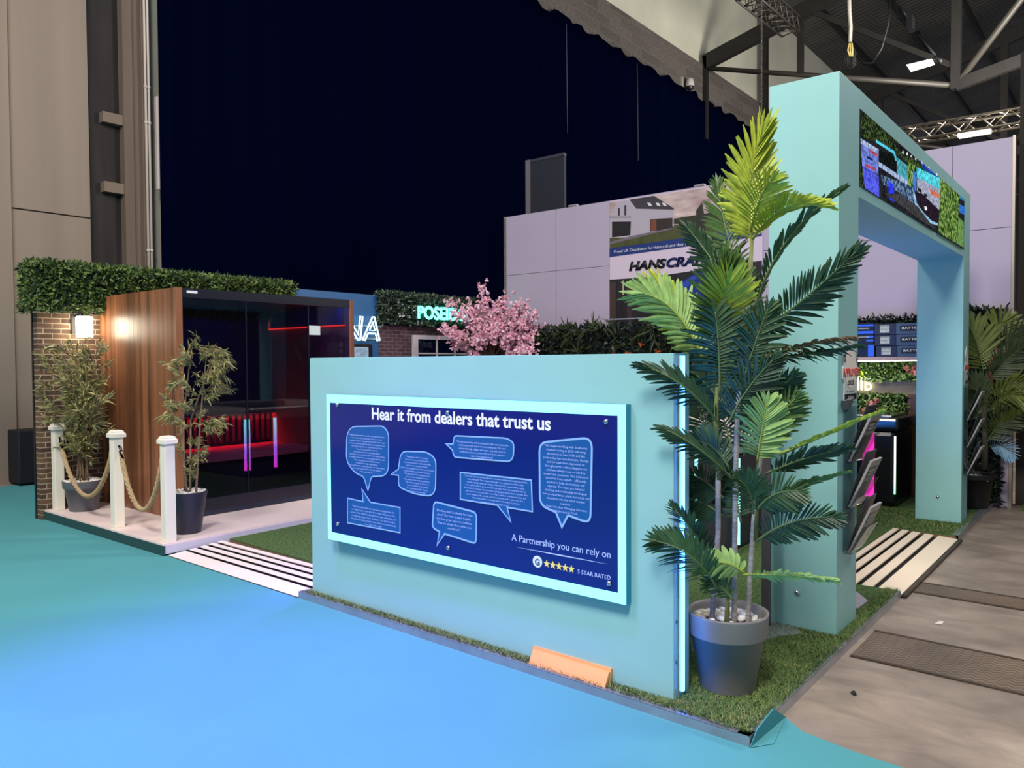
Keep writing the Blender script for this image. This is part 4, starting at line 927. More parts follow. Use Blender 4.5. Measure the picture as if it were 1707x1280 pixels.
ya = [SY0+.065, 1.285, 1.30, 2.0, 2.015, SY1-.065]
pane(ya[0],ya[1]); d = pane(ya[2],ya[3],'glass_door'); pane(ya[4],ya[5])
for y in (1.2925, 2.0075): MB().box((SX1-.016,y-.006,DZ+.16),(SX1+.002,y+.006,SZ1-.09)).build('door_stile', M('stile_dark', S(26,30,44), .3, .5), t)
# inside: bench, slatted back, red light
BEN = M('bench_timber', S(236,110,96), .6, noise=(4,.15,(1,.2,1)))
MB().box((-7.0,.68,.50),(-6.15,2.54,.56)).build('bench', BEN, t)
MB().box((-6.99,.68,DZ+.05),(-6.2,2.54,.50)).build('bench_front', M('bench_front_plum', S(36,20,30), .7), t)  # plain dark plum front below the seat
mb = MB()
for i in range(24): mb.box((-6.985,.70+i*.077,.60),(-6.965,.735+i*.077,.95))
mb.build('back_slats', M('slat_red', S(110,44,50), .6), t)
MB().box((-6.99,.68,.95),(-6.90,2.54,.975)).box((-6.91,.68,.915),(-6.90,2.54,.95)).box((-6.962,.68,.905),(-6.955,2.54,.95)).build('shielded_rail', DKI, t)  # includes an added lip and back shield that hide and aim the red strip
RED = glow('led_red', (1,.03,.02,1), 2.5)
ra = at(449,548,y=2.53); rb = at(579,543,y=2.53); zr = (ra.z+rb.z)/2
MB().box((max(ra.x,-6.99),2.515,zr-.006),(min(rb.x,-5.56),2.53,zr+.006)).build('red_strip', RED, t)
MB().box((max(ra.x,-6.99),2.52,zr+.006),(max(ra.x,-6.99)+.02,2.53,zr+.13)).build('red_strip', glow('led_dull_red', (1,.03,.02,1), .6), t)
MB().box((-6.99,2.525,zr),(-5.6,2.535,2.1)).build('canopy', M('canopy_dark', S(70,50,80), .6), t)
MB().box((-6.945,.70,.938),(-6.915,2.52,.948)).build('red_strip', glow('led_bench_fill', (1,.02,.06,1), 75), t)  # unseen red strip, added only to light the bench
MB().box((-5.575,.72,2.112),(-5.545,2.48,2.124)).build('blue_strip', glow('led_deep_blue', (.05,.16,1,1), 60), t)
p = at(524,551,x=SX1+.002); MB().box((SX1-.003,p.y-.075,p.z-.045),(SX1,p.y+.075,p.z+.05)).build('notice_card', M('card_white', S(214,224,220), .5), t)
# ================================================================== left boundary wall of the stand
BR1 = brick_mat('brick_warm', S(104,78,58), S(60,44,38), S(168,150,128), 1)
BR2 = brick_mat('brick_violet', S(86,58,64), S(58,42,52), S(112,94,106), 1)
LX = -7.05
o = MB().box((LX-.10,.03,.0),(LX,2.85,2.0)).build('brick_panel', BR1); tag(o, 'warm brick-faced wall panel behind the lit wall lamp', 'wall panel')
MB().box((LX-.13,.02,0),(LX-.1,2.85,2.0)).build('frame_edge', BLACK, o)
o = MB().box((LX-.10,2.86,0),(LX,4.295,2.43)).build('blue_panel', M('panel_blue', S(30,88,140), .45, noise=(2,.08))); tag(o, 'plain blue wall panel with the white neon lettering', 'wall panel')
o = MB().box((LX-.10,4.30,0),(LX,6.33,2.03)).build('brick_panel', BR2); tag(o, 'dim purplish brick wall panel with the white window', 'wall panel')
HL = [M('hedge_leaf', S(58,84,38), .6, noise=(9,.3)), M('hedge_leaf_pale', S(104,124,58), .6, noise=(9,.2)), M('hedge_leaf_dark', S(28,46,26), .6)]
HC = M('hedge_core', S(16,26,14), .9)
def hedge(lab, a, b, n, L, mats=None, name='hedge', face=None, extra=None, seed=1):
    """box hedge: dark core with leaves on its visible faces"""
    random.seed(seed); a = Vector(a); b = Vector(b); sz = b-a; t = thing(name, (a+b)/2, lab, 'hedge')
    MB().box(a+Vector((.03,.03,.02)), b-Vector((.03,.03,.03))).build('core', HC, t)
    mb = MB(); fs = [(0,1),(1,-1),(2,1)] if face is None else face
    ar = {0: sz.y*sz.z, 1: sz.x*sz.z, 2: sz.x*sz.y}; tot = sum(ar[f] for f, s in fs)
    for f, sg in fs:
        for _ in range(int(n*ar[f]/tot)):
            p = Vector((random.uniform(a.x,b.x), random.uniform(a.y,b.y), random.uniform(a.z,b.z))); p[f] = (b if sg > 0 else a)[f]+sg*random.uniform(-.03,.035)
            out = Vector((0,0,0)); out[f] = sg; d = (out*.8+rnd_dir()+Vector((0,0,.2))).normalized()
            mb.cur = random.choice((0,0,1,1,2)); leaf(mb, p, d, rnd_dir(), L*random.uniform(.6,1.3), L*.45, .2*L, prof=(.3,1.,.75,.1))
    mb.build('foliage', mats or HL, t, kind='stuff')
    return t
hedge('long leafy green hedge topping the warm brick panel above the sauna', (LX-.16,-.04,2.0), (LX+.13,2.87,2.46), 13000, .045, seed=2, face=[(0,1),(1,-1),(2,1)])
HV = [M('hedge_blue', S(40,62,52), .6), M('ivy_leaf_pale', S(92,112,84), .6), M('ivy_leaf_dark', S(18,30,28), .6)]  # blue-green, pale and dark ivy leaves, mixed at random
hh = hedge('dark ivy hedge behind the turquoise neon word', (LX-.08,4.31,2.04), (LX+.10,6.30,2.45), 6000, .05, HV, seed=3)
random.seed(8); mb = MB()
for k in range(16):
    p = Vector((LX+.13, random.uniform(4.4,5.0), random.uniform(2.06,2.36)))
    for q in range(5): leaf(mb, p, (rnd_dir()+X1).normalized(), rnd_dir(), .035, .022)
mb.build('white_flowers', M('flower_white', S(214,206,214), .6), hh, kind='stuff')
# neon words
NW = glow('neon_white', (.78,1,.94,1), 2.2); NT = glow('neon_turquoise', (.10,.95,.66,1), 6.0)
def neon(word, x, y0, z0, width, height, mat, r, lab, name, sh=0., rail=False):
    cu = bpy.data.curves.new('t','FONT'); cu.body = word; cu.size = 1; cu.resolution_u = 3; cu.shear = sh; cu.space_character = 1.02
    ob = bpy.data.objects.new('t', cu); COL.objects.link(ob); bpy.context.view_layer.update()
    me = bpy.data.meshes.new_from_object(ob.evaluated_get(bpy.context.evaluated_depsgraph_get())); bpy.data.objects.remove(ob); bpy.data.curves.remove(cu)
    xs = [v.co.x for v in me.vertices]; ys = [v.co.y for v in me.vertices]; sx = width/(max(xs)-min(xs)); sy = height/(max(ys)-min(ys))
    bm = bmesh.new(); bm.from_mesh(me); be = [e for e in bm.edges if e.is_boundary]
    t = thing(name, (x, y0+width/2, z0+height/2), lab, 'neon sign')
    P = lambda v: Vector((x, y0+(v.co.x-min(xs))*sx, z0+(v.co.y-min(ys))*sy)); seen = set(); adj = {}
    for e in be:
        for v in e.verts: adj.setdefault(v.index, []).append(e)
    mb = MB()
    for e in be:
        if e.index in seen: continue
        loop = [e.verts[0]]; cur = e; v = e.verts[1]; seen.add(e.index)
        while v.index != loop[0].index:
            loop.append(v); nx = [q for q in adj[v.index] if q.index not in seen]
            if not nx: break
            cur = nx[0]; seen.add(cur.index); v = cur.other_vert(v)
        if len(loop) > 2: mb.tube([P(v) for v in loop], r, 5, closed=True)
    bm.free(); bpy.data.meshes.remove(me)
    mb.build('neon_tube', mat, t)
    if rail:
        m2 = MB(); 
        for z in rail: m2.box((x-.03,y0-.05,z-.012),(x-.022,y0+width+.05,z+.012))
        m2.build('rail', M('neon_rail', S(120,150,170), .3), t)
    return t
neon('SAUNA', LX+.05, 2.78, 1.80, 1.50, .33, NW, .012, 'white neon lettering on the plain blue panel, partly behind the sauna', 'neon_sign', .15, (1.83,2.0))
neon('POSEIDON', LX+.17, 4.90, 2.13, 1.20, .18, NT, .009, 'turquoise neon word on the dark ivy hedge', 'neon_sign')
# framed picture on blue panel
t = thing('picture_frame', (LX+.02,4.0,1.55), 'black framed pale print on the blue panel below the neon lettering', 'picture')
MB().box((LX,3.62,1.25),(LX+.02,4.17,1.755)).build('frame', BLACK, t, bevel=.003)
MB().box((LX+.02,3.68,1.3),(LX+.023,4.10,1.715)).build('print', M('print_pale', S(150,180,208), .4, noise=(22,.35)), t)
# window
t = thing('window_unit', (LX,5.57,1.4), 'white framed window in the dim brick panel', 'window')
mb = MB(); y0, y1, z0, z1 = 4.93, 6.21, .95, 1.90; f = .10
mb.box((LX-.01,y0,z0),(LX+.03,y0+f,z1)).box((LX-.01,y1-f,z0),(LX+.03,y1,z1)).box((LX-.01,y0+f,z1-.06),(LX+.03,y1-f,z1)).box((LX-.01,y0+f,z0),(LX+.03,y1-f,z0+f)); mb.build('frame', M('window_white', S(206,198,204), .5), t)
mb = MB(); mb.box((LX,5.43-.012,z0+f),(LX+.022,5.43+.012,z1-.06)).box((LX,5.82-.012,z0+f),(LX+.022,5.82+.012,z1-.06)).box((LX,y0+f,1.622),(LX+.02,y1-f,1.642)); mb.build('glazing_bar', M('window_white', S(206,198,204)), t)
MB().box((LX+.002,y0+f,z0+f),(LX+.008,y1-f,z1-.06)).build('glass', M('window_glass', S(8,14,40), .04, spec=.8), t)
# wall lamp
c = Vector((LX+.13,.405,1.87)); t = thing('wall_lamp', (LX,.405,1.87), 'lit white shade wall lamp on the warm brick panel', 'lamp')
MB().box((LX,.33,1.80),(LX+.02,.40,1.99)).build('back_plate', DARKMET, t)
mb = MB(); mb.tube([(LX+.02,.37,1.975),(LX+.08,.39,2.0),(c.x,c.y,1.99)], .012, 8); mb.lathe([(.001,1.995-1.87),(.03,.12),(.045,.10),(.001,.10)], c, 16); mb.build('arm', DARKMET, t)
mb = MB().lathe([(.001,.10),(.072,.10),(.075,.09),(.075,-.10),(.001,-.10)], c, 24); mb.build('shade', glow('lamp_warm', (1,.88,.66,1), 22), t)
# ================================================================== cherry tree in the corner
TC = Vector((-6.0,5.55,PZ)); random.seed(12)
t = thing('blossom_tree', TC, 'pink blossom tree in the back corner of the stand', 'tree')
tc = lambda u, v, dy=0: at(u, v, y=5.55+dy)
BRK = M('cherry_bark', S(64,42,36), .85, noise=(20,.3)); PET = [M('petal_pink', S(242,188,208), .6, noise=(6,.08)), M('petal_pale', S(244,220,234), .6), M('petal_coral', S(240,172,186), .6)]
hub = tc(822,600); mb = MB(); mb.tube([TC+Vector((0,0,0)), TC.lerp(hub,.5)+Vector((.04,.02,0)), hub], [.07,.055,.045], 10); mb.build('trunk', BRK, t)
bl = MB(); br = MB()
ends = [(803,480,0),(808,500,.1),(752,505,.2),(775,520,-.2),(742,545,.1),(738,552,-.1),(758,570,0),(770,575,.2),(785,590,-.1),(805,515,.2),(828,510,-.3),(842,495,.2),(862,505,0),(880,510,.2),(890,525,-.1),(893,545,.1),(886,565,-.2),(870,575,.1),(850,560,-.4),(830,545,-.4),(812,545,-.3),(800,560,-.3),(790,545,0),(840,530,.3),(865,540,-.3),(872,588,-.3),(885,586,-.35),(815,575,.2),(845,585,.1),(820,530,.1),(855,520,.3),(782,505,.1)]
for u, v, dy in ends:
    dy -= .45*max(0,790-u)/50; e = tc(u,v,dy); mdl = hub.lerp(e,.55)+Vector((random.uniform(-.1,.1),random.uniform(-.1,.1),.08)); Q = [bez(hub,mdl,e,k/6) for k in range(7)]
    br.tube(Q, [.022-.0026*k for k in range(7)], 6)
    for k in range(58):
        s = random.uniform(.52,1.03); p = bez(hub,mdl,e,s)+rnd_dir()*random.uniform(.0,.13); 
        for j in range(7):
            bl.cur = random.choice((0,0,1,2)); leaf(bl, p, rnd_dir(), rnd_dir(), .036, .032, 0, prof=(.4,1.,.8,.3))
br.build('branches', BRK, t); bl.build('blossom', PET, t, kind='stuff')
# ================================================================== back of the stand
BY = 6.35
WL = M('laminate_white', S(180,168,190), .5, noise=(.6,.05))
t = thing('back_wall', (-3.1,BY,0), 'tall white panelled back wall with the house poster', 'wall panel')
MB().box((-6.46,BY+.012,0),(.135,BY+.09,3.72)).build('backing', M('backing_grey', S(70,64,70), .8), t)
mb = MB(); xs = [-6.44,-5.50,-4.585,-3.5,-2.42,-1.34,-.405,.125]; zs = [0,1.95,2.825,3.72]
for i in range(len(xs)-1):
    for z0, z1 in ((0,2.825),(2.825,3.72)): mb.box((xs[i]+.003,BY,z0+.003),(xs[i+1]-.003,BY+.012,z1-.003))
mb.build('panels', WL, t)
mb = MB(); mb.box((.125,BY-.012,0),(.15,BY+.09,3.73)); mb.box((-6.475,BY-.012,0),(-6.44,BY+.09,3.72)); mb.build('edge_post', M('post_alu', S(170,160,150), .4, .6), t)
mb = MB()
for k in range(60): mb.box((-6.468,BY-.0135,1.95+k*.029),(-6.449,BY-.011,1.962+k*.029))
mb.build('slots', BLACK, t)
for x in (-5.2,-3.25): MB().box((x-.07,BY-.01,3.72),(x+.07,BY+.05,3.745)).build('top_clip', M('clip_grey', S(140,134,140), .5), t)
# poster
YP = BY-.004; hp = lambda u, v, l=0: at(820+u/3.556, 250+v/3.556, y=YP-.0003*l)
t = thing('house_poster', (-3.5,YP,3), 'large printed poster of a modern house above a white lettered band', 'poster')
PX0, PX1 = -4.58, -2.42
MB().box((PX0,YP-.002,1.95),(PX1,BY,3.70)).build('sheet', M('poster_white', S(214,198,214), .4), t)
H = MB(); HM = []; hl = 5
def hpo(mat, *pts):
    global hl; hl += 1
    if mat not in HM: HM.append(mat)
    H.cur = HM.index(mat); q = [hp(u,v,hl) for u,v in pts]
    for p in q: p.x = max(PX0+.002, min(PX1-.002, p.x)); p.z = min(3.69, max(1.96, p.z))
    H.prism(q, (0,-.0004,0))
PM = lambda r,g,b,**k: M('print_%d_%d_%d' % (r,g,b), S(r,g,b), .4, **k)
hpo(M('print_sky', S(176,140,140), .4, noise=(2.2,.35,(1,1,4)), tint2=S(226,206,200)), (680,285),(1600,120),(1600,440),(685,520))
hpo(PM(44,46,30), (1075,408),(1330,365),(1600,340),(1600,420),(1075,440))
hpo(PM(72,76,40,noise=(8,.25)), (680,500),(1075,445),(1600,395),(1600,510),(685,600))
hpo(PM(178,170,182), (688,398),(745,285),(818,270),(858,346),(1078,352),(1078,452),(900,500),(830,518),(690,522))
hpo(PM(58,54,62), (815,272),(960,256),(1078,345),(1078,354),(856,348))
for a in (928,978,1015): hpo(PM(220,214,220), (a-8,312),(a+12,314),(a+22,332),(a+2,330))
hpo(PM(140,132,140), (686,396),(825,394),(825,402),(686,404))
hpo(PM(24,22,28), (712,425),(824,424),(820,505),(712,518)); hpo(PM(52,46,62), (748,345),(758,343),(758,388),(748,390)); hpo(PM(52,46,62), (785,328),(797,326),(797,386),(785,388))
hpo(PM(46,36,38), (938,410),(1070,402),(1070,465),(938,483)); hpo(PM(120,66,48), (942,413),(975,411),(975,476),(942,480))
hpo(PM(112,104,112), (690,545),(830,510),(1060,462),(1080,466),(840,525),(700,560))
hpo(PM(40,40,34), (1210,360),(1245,310),(1262,400),(1262,490),(1212,490))
hpo(PM(20,48,116), (686,585),(1600,455),(1600,510),(686,636))
hpo(PM(26,24,32,noise=(5,.5,(4,1,.3))), (680,770),(890,756),(1045,738),(1600,655),(1600,1200),(680,1200))
hpo(PM(66,48,44), (700,785),(735,780),(735,1100),(700,1100)); hpo(PM(58,42,42), (800,775),(830,770),(830,1100),(800,1100)); hpo(PM(190,170,140), (774,774),(782,773),(782,858),(774,860))
hpo(PM(20,40,130), (1000,960),(1090,800),(1200,735),(1262,720),(1340,800),(1340,1010),(1040,1040)); hpo(PM(40,70,170), (1095,815),(1190,745),(1225,745),(1130,840))
hpo(PM(150,150,170), (690,1000),(1000,990),(1000,996),(690,1008))
H.build('printed_picture', HM, t)
a = hp(725,612,40); b = hp(1245,545,40)
text('Proud UK Distributor for Hanscraft and their industry leading', 'caption', M('print_ink_white', S(220,222,232), .5), t, (a.x,a.y-.002,(a.z+b.z)/2-.01), X1, Z1, width=(b.x-a.x)*1.1, res=2)
a = hp(812,716,40); b = hp(1190,670,40)
za = hp(812,716,40).z; hgt = hp(830,660,40).z-hp(830,716,40).z
BLK = M('print_black', S(12,12,22), .4); NVY = M('print_navy', S(16,30,84), .4)
text('HANS', 'lettering', BLK, t, (a.x,a.y-.002,(za+b.z)/2-.01), X1, Z1, width=(hp(1035,690,40).x-a.x), height=hgt, off=.05, shear=.22, res=3)
text('CRAFT', 'lettering', NVY, t, (hp(1034,690,40).x,a.y-.002,(za+b.z)/2-.01), X1, Z1, width=(hp(1035,690,40).x-a.x)*1.16, height=hgt, off=.05, shear=.22, res=3)
# dark totem behind the wall
t = thing('dark_totem', at(910,400,y=6.9), 'dark grey totem board rising behind the white back wall', 'totem')
a = at(877,268,y=6.95); b = at(941,283,y=7.0)
MB().box((a.x+.09,6.95,0),(b.x+.03,7.0,a.z-.04)).build('board', M('totem_grey', S(34,38,50), .6), t)
MB().box((a.x,6.93,0),(a.x+.09,7.02,a.z)).build('edge_rail', M('totem_edge', S(112,108,112), .5), t)
MB().box((a.x,6.94,a.z-.04),(b.x+.03,7.01,a.z)).build('top_rail', M('totem_rail', S(60,62,76), .5), t)
# hedge along the back
HN = [M('back_leaf', S(30,48,44), .6), M('back_leaf_dark', S(16,26,30), .6), M('back_leaf_olive', S(66,80,48), .6)]
hb = hedge('long dark jungle hedge along the foot of the white back wall', (-6.9,BY-.16,PZ), (-1.42,BY-.01,1.965), 9000, .085, HN, seed=4, face=[(1,-1),(2,1)])
random.seed(14); mb = MB(); fl = MB()
for k in range(60):
    p = Vector((random.uniform(-5.9,-2.3), BY-.18, random.uniform(1.55,1.98))); n = random.randint(5,9)
    for j in range(n): leaf(mb, p, (rnd_dir()-Y1*.6+Z1*.3).normalized(), rnd_dir(), random.uniform(.12,.26), .022, .05)
mb.build('spiky_leaves', HN[2], hb, kind='stuff')
for x, z in ((-4.15,1.60),(-3.72,1.62),(-4.4,1.58),(-3.95,1.72)):
    for j in range(9): leaf(fl, Vector((x,BY-.24,z)), (rnd_dir()-Y1*.5).normalized(), rnd_dir(), .06, .03)
fl.build('orange_flowers', M('flower_orange', S(214,104,60), .6), hb, kind='stuff')
hr = hedge('dark hedge panel behind the far palm, right end of the back wall', (-.62,BY-.14,.03), (.09,BY-.01,1.97), 2600, .07, HN, seed=5, face=[(1,-1),(2,1)])
# display bay seen through the arch
hd = hedge('dark hedge strip above the stacked battery boxes', (-1.41,BY-.14,1.56), (-.63,BY-.01,1.97), 1500, .05, HN, seed=6, face=[(1,-1)])
HF = [M('bay_leaf', S(92,130,62), .6), M('bay_leaf_pale', S(170,200,120), .6), M('bay_leaf_dark', S(40,66,34), .6)]
h1 = hedge('bright flowered hedge strip under the box shelf', (-1.41,BY-.14,1.27), (-.63,BY-.01,1.485), 1300, .045, HF, seed=7, face=[(1,-1)])
h2 = hedge('flowered hedge block behind the black plunge tub', (-1.41,BY-.14,.20), (-.78,BY-.01,1.13), 2200, .05, HF, seed=8, face=[(1,-1)])
for hx, pts, nm in ((h1, [(-.78,1.40),(-.72,1.36),(-.70,1.41),(-1.28,1.38),(-1.31,1.33)], 'pink_flowers'), (h2, [(-1.15,1.02),(-1.08,1.05),(-1.12,.98),(-1.2,.94),(-1.05,.92)], 'pink_flowers')):
    fl = MB()
    for x, z in pts:
        for j in range(12): leaf(fl, Vector((x,BY-.17,z)), (rnd_dir()-Y1*.4).normalized(), rnd_dir(), .045, .04, prof=(.4,1.,.9,.3))
    fl.build(nm, M('flower_pink', S(232,160,150), .6), hx, kind='stuff')
o = MB().box((-1.42,BY-.10,1.13),(-.63,BY-.01,1.27)).build('timber_rail', plank_mat('rail_timber', S(120,106,84), S(176,160,130), 2, .05)); tag(o, 'weathered timber board between the two flowered hedge strips', 'board')
o = MB().box((-.78,BY-.12,.05),(-.63,BY-.01,1.13)).build('timber_upright', plank_mat('upright_timber', S(90,66,48), S(140,104,76), 0, .05)); tag(o, 'brown timber upright beside the flowered hedge block', 'board')
o = MB().box((-1.43,5.98,1.495),(-.62,BY-.01,1.53)).build('wall_shelf', M('shelf_rose', S(196,168,168), .5)); tag(o, 'pale shelf board carrying the stacked battery boxes', 'shelf')
BX1 = M('box_navy', S(18,40,78), .5); BX2 = M('box_steel', S(66,92,128), .5); LBL = M('label_grey', S(150,160,160), .5); LK = M('label_black', S(12,14,24), .4)
YF = 6.02
for k, (nm, lb2) in enumerate((('lowest','bottom'),('middle','middle'),('topmost','top'))):
    z0 = 1.532+k*.118; xj = (.012,0,-.004)[k]
    xa = at(1458,560,y=YF).x+xj; xb = at(1494,560,y=YF).x+xj
    t = thing('navy_box', ((xa+xb)/2,YF,z0), 'navy carton with a grey two-line label, %s of its stack' % nm, 'box', 'navy cartons on the shelf')
    MB().box((xa,YF,z0),(xb-.002,6.3,z0+.113)).build('carton', BX1, t, bevel=.002); xm = (xa+xb)/2
    p = MB().box((xm-.05,YF-.002,z0+.018),(xm+.045,YF,z0+.098)).build('label', LBL, t)
    text('HYDRO', 'lettering', M('label_white', S(226,230,230)), p, (xm-.046,YF-.0025,z0+.060), X1, Z1, width=.086, height=.020, off=.03, res=2, ext=0)
    text('HAUS', 'lettering', M('label_white', S(226,230,230)), p, (xm-.046,YF-.0025,z0+.026), X1, Z1, width=.086, height=.028, off=.025, res=2, ext=0)
    xc = at(1546,560,y=YF).x+xj
    t = thing('battery_box', ((xb+xc)/2,YF,z0), 'grey-blue battery carton, %s of its stack beside the pillar' % lb2, 'box', 'battery cartons on the shelf')
    MB().box((xb,YF,z0),(xc,6.3,z0+.113)).build('carton', BX2, t, bevel=.002)
    p = MB().box((xb+.04,YF-.002,z0+.032),(xc-.03,YF,z0+.088)).build('label', LK, t)
    text('BATTERY', 'lettering', M('label_white', S(226,230,230)), p, (xb+.058,YF-.0025,z0+.052), X1, Z1, width=.20, height=.024, off=.02, res=2, ext=0)
t = thing('information_screen', (-1.38,6.03,1.53), 'blue lit information panel on the shelf left of the navy cartons', 'screen')
xa, xb = at(1400,560,y=6.05).x, at(1456,560,y=6.05).x
MB().box((xa,6.05,1.532),(xb,6.08,1.90)).build('panel', M('panel_navy', S(20,30,60), .3), t)
g = MB(); zt = lambda v: at(1440,v,y=6.045).z; ux = lambda u: at(u,560,y=6.045).x
for (u0,u1,v0,v1) in ((1430,1456,541,544),(1430,1456,552,556),(1444,1456,566,569),(1447,1457,575,594),(1445,1456,560,563)): g.box((ux(u0),6.046,zt(v1)),(ux(u1),6.05,zt(v0)))
g.build('lit_rows', glow('panel_blue_lit', (.05,.16,1,1), .9), t)
text('HYDROHAUS', 'lettering', M('label_white', S(226,230,230)), t, (ux(1431),6.044,zt(548.5)), X1, Z1, width=ux(1449)-ux(1431), height=.014, off=.03, res=1, ext=0)
text('HYDROHAUS', 'lettering', M('label_white', S(226,230,230)), t, (ux(1431),6.044,zt(562.5)), X1, Z1, width=ux(1449)-ux(1431), height=.012, off=.03, res=1, ext=0)
# bright bay neon
def bayneon():
    t = thing('neon_sign', (-1.35,6.2,1.2), 'small glaring neon letters on the weathered timber board', 'neon sign')
    a = at(1428,650,y=6.2); text('IIB', 'lettering', glow('neon_yellow', (1,1,.62,1), 4), t, (a.x,6.22,a.z), X1, Z1, width=.155, height=.14, off=.0, res=3, ext=.01)
    MB().box((a.x-.01,6.215,a.z+.14),(a.x+.10,6.225,a.z+.21)).build('lit_cap', glow('neon_lime', (.75,1,.05,1), 1.6), t)
bayneon()
o = MB().box((-1.40,6.0,1.486),(-.65,6.03,1.494)).build('shelf_fill_strip', glow('shelf_white', (1,.97,.82,1), 14)); tag(o, 'added fill light strip under the pale box shelf', 'lamp')  # added strip that brightens the flowered hedges of the bay
# ================================================================== tubs
TB = M('tub_charcoal', S(44,42,50), .5, noise=(2,.1,(6,6,.2))); RIM = M('tub_rim', S(214,204,200), .3)
t = thing('hot_tub', (-2.3,3.6,PZ), 'large charcoal hot tub with a pale rim behind the counter', 'hot tub')
tx0, tx1, ty0, ty1, th_ = -3.36, -1.24, 2.6, 4.75, .92
MB().box((tx0,ty0,PZ),(tx1,ty1,th_-.14)).build('cabinet', TB, t, bevel=.03)
mb = MB(); mb.box((tx0-.02,ty0-.02,th_-.14),(tx1+.02,ty0+.28,th_)).box((tx0-.02,ty1-.28,th_-.14),(tx1+.02,ty1+.02,th_)).box((tx0-.02,ty0+.28,th_-.14),(tx0+.26,ty1-.28,th_)).box((tx1-.26,ty0+.28,th_-.14),(tx1+.02,ty1-.28,th_)); mb.build('rim', RIM, t, bevel=.03)
MB().box((tx0+.26,ty0+.28,th_-.12),(tx1-.26,ty1-.28,th_-.08)).build('water', M('tub_water', S(60,90,120), .05), t)
LR = glow_ramp('led_cyan_magenta', [(0,(1,.02,.75,1)),(.45,(.35,.12,1,1)),(1,(.1,.8,1,1))], PZ-.0, .70, 15)
def led(x, y, z0, z1, mat, dx, dy): 
    p = MB().box((x-dx,y-dy,z0),(x+dx,y+dy,z1)).build('corner_light', mat, t)
for y, w in ((2.605,.006),(2.655,.007),(3.03,.022)): led(tx0-.002, y, .14, .80, LR, .006, w)
led(tx0+.012, ty0-.002, .14, .80, LR, .014, .006)
for u in (1161, 1231): 
    p = at(u,780,y=ty0); led(p.x, ty0-.002, .14, .78, glow('led_mint', (.25,.95,1,1), 2.5), .012, .006)
t = thing('plunge_tub', (-1.5,5.75,PZ), 'glossy black plunge tub with light strips behind the arch', 'hot tub')
MB().box((-2.35,5.36,PZ),(-.70,6.08,.80)).build('cabinet', M('tub_black', S(14,14,20), .3), t, bevel=.05)
MB().box((-2.38,5.33,.80),(-.67,6.10,.93)).build('lid', M('lid_black', S(26,26,30), .12, spec=.8), t, bevel=.03)
mb = MB(); mb.box((-1.9,5.45,.93),(-.76,6.02,.945)); mb.build('cover', M('cover_foil', S(150,150,146), .15, .9, bump=(5,1.)), t, bevel=.005)
led(-.712, 5.375, .18, .75, glow_ramp('led_white_green', [(0,(.1,1,.25,1)),(.4,(.5,1,.6,1)),(1,(1,1,1,1))], .1, .7, 3), .007, .007)
MB().box((-1.0,5.335,.14),(-.895,5.345,.78)).build('glow_panel', glow('led_pink', (1,.03,.42,1), 1.6), t)
area('stand_glow', (-1.5,3.7,1.0), (-.9,4.0,3), 1.0, 26, (.04,.25,1), 1.4)
# foot of a banner stand beside the pillar
ALM = M('stand_alu', S(164,164,176), .35, .1)
t = thing('banner_stand', (-.46,1.20,PZ), 'flared grey metal display stand foot beside the near arch pillar', 'stand')
mb = MB(); out = [at(1237,1074,z=PZ), at(1262,1072,z=PZ), at(1300,1062,z=PZ), at(1337,1058,z=PZ), at(1330,1050,z=PZ), at(1286,1036,z=PZ), at(1262,1038,z=PZ), at(1238,1062,z=PZ)]
mb.prism(out, (0,0,.008)); mb.build('foot_plate', ALM, t)
b = at(1277,1044,z=PZ); mb = MB(); mb.box((b.x-.022,b.y-.015,PZ+.008),(b.x+.022,b.y+.015,1.12)); mb.build('upright', M('stand_taupe', S(112,104,108), .5, .4), t, bevel=.003)
t = thing('banner_stand', (-.2,2.05,PZ), 'pale metal stand foot poking out behind the near arch pillar', 'stand')
mb = MB().prism([at(1447,1003,z=PZ), at(1430,1016,z=PZ), Vector((-.30,1.9,PZ)), Vector((-.40,2.05,PZ)), at(1428,988,z=PZ)], (0,0,.008)); mb.build('foot_plate', ALM, t)
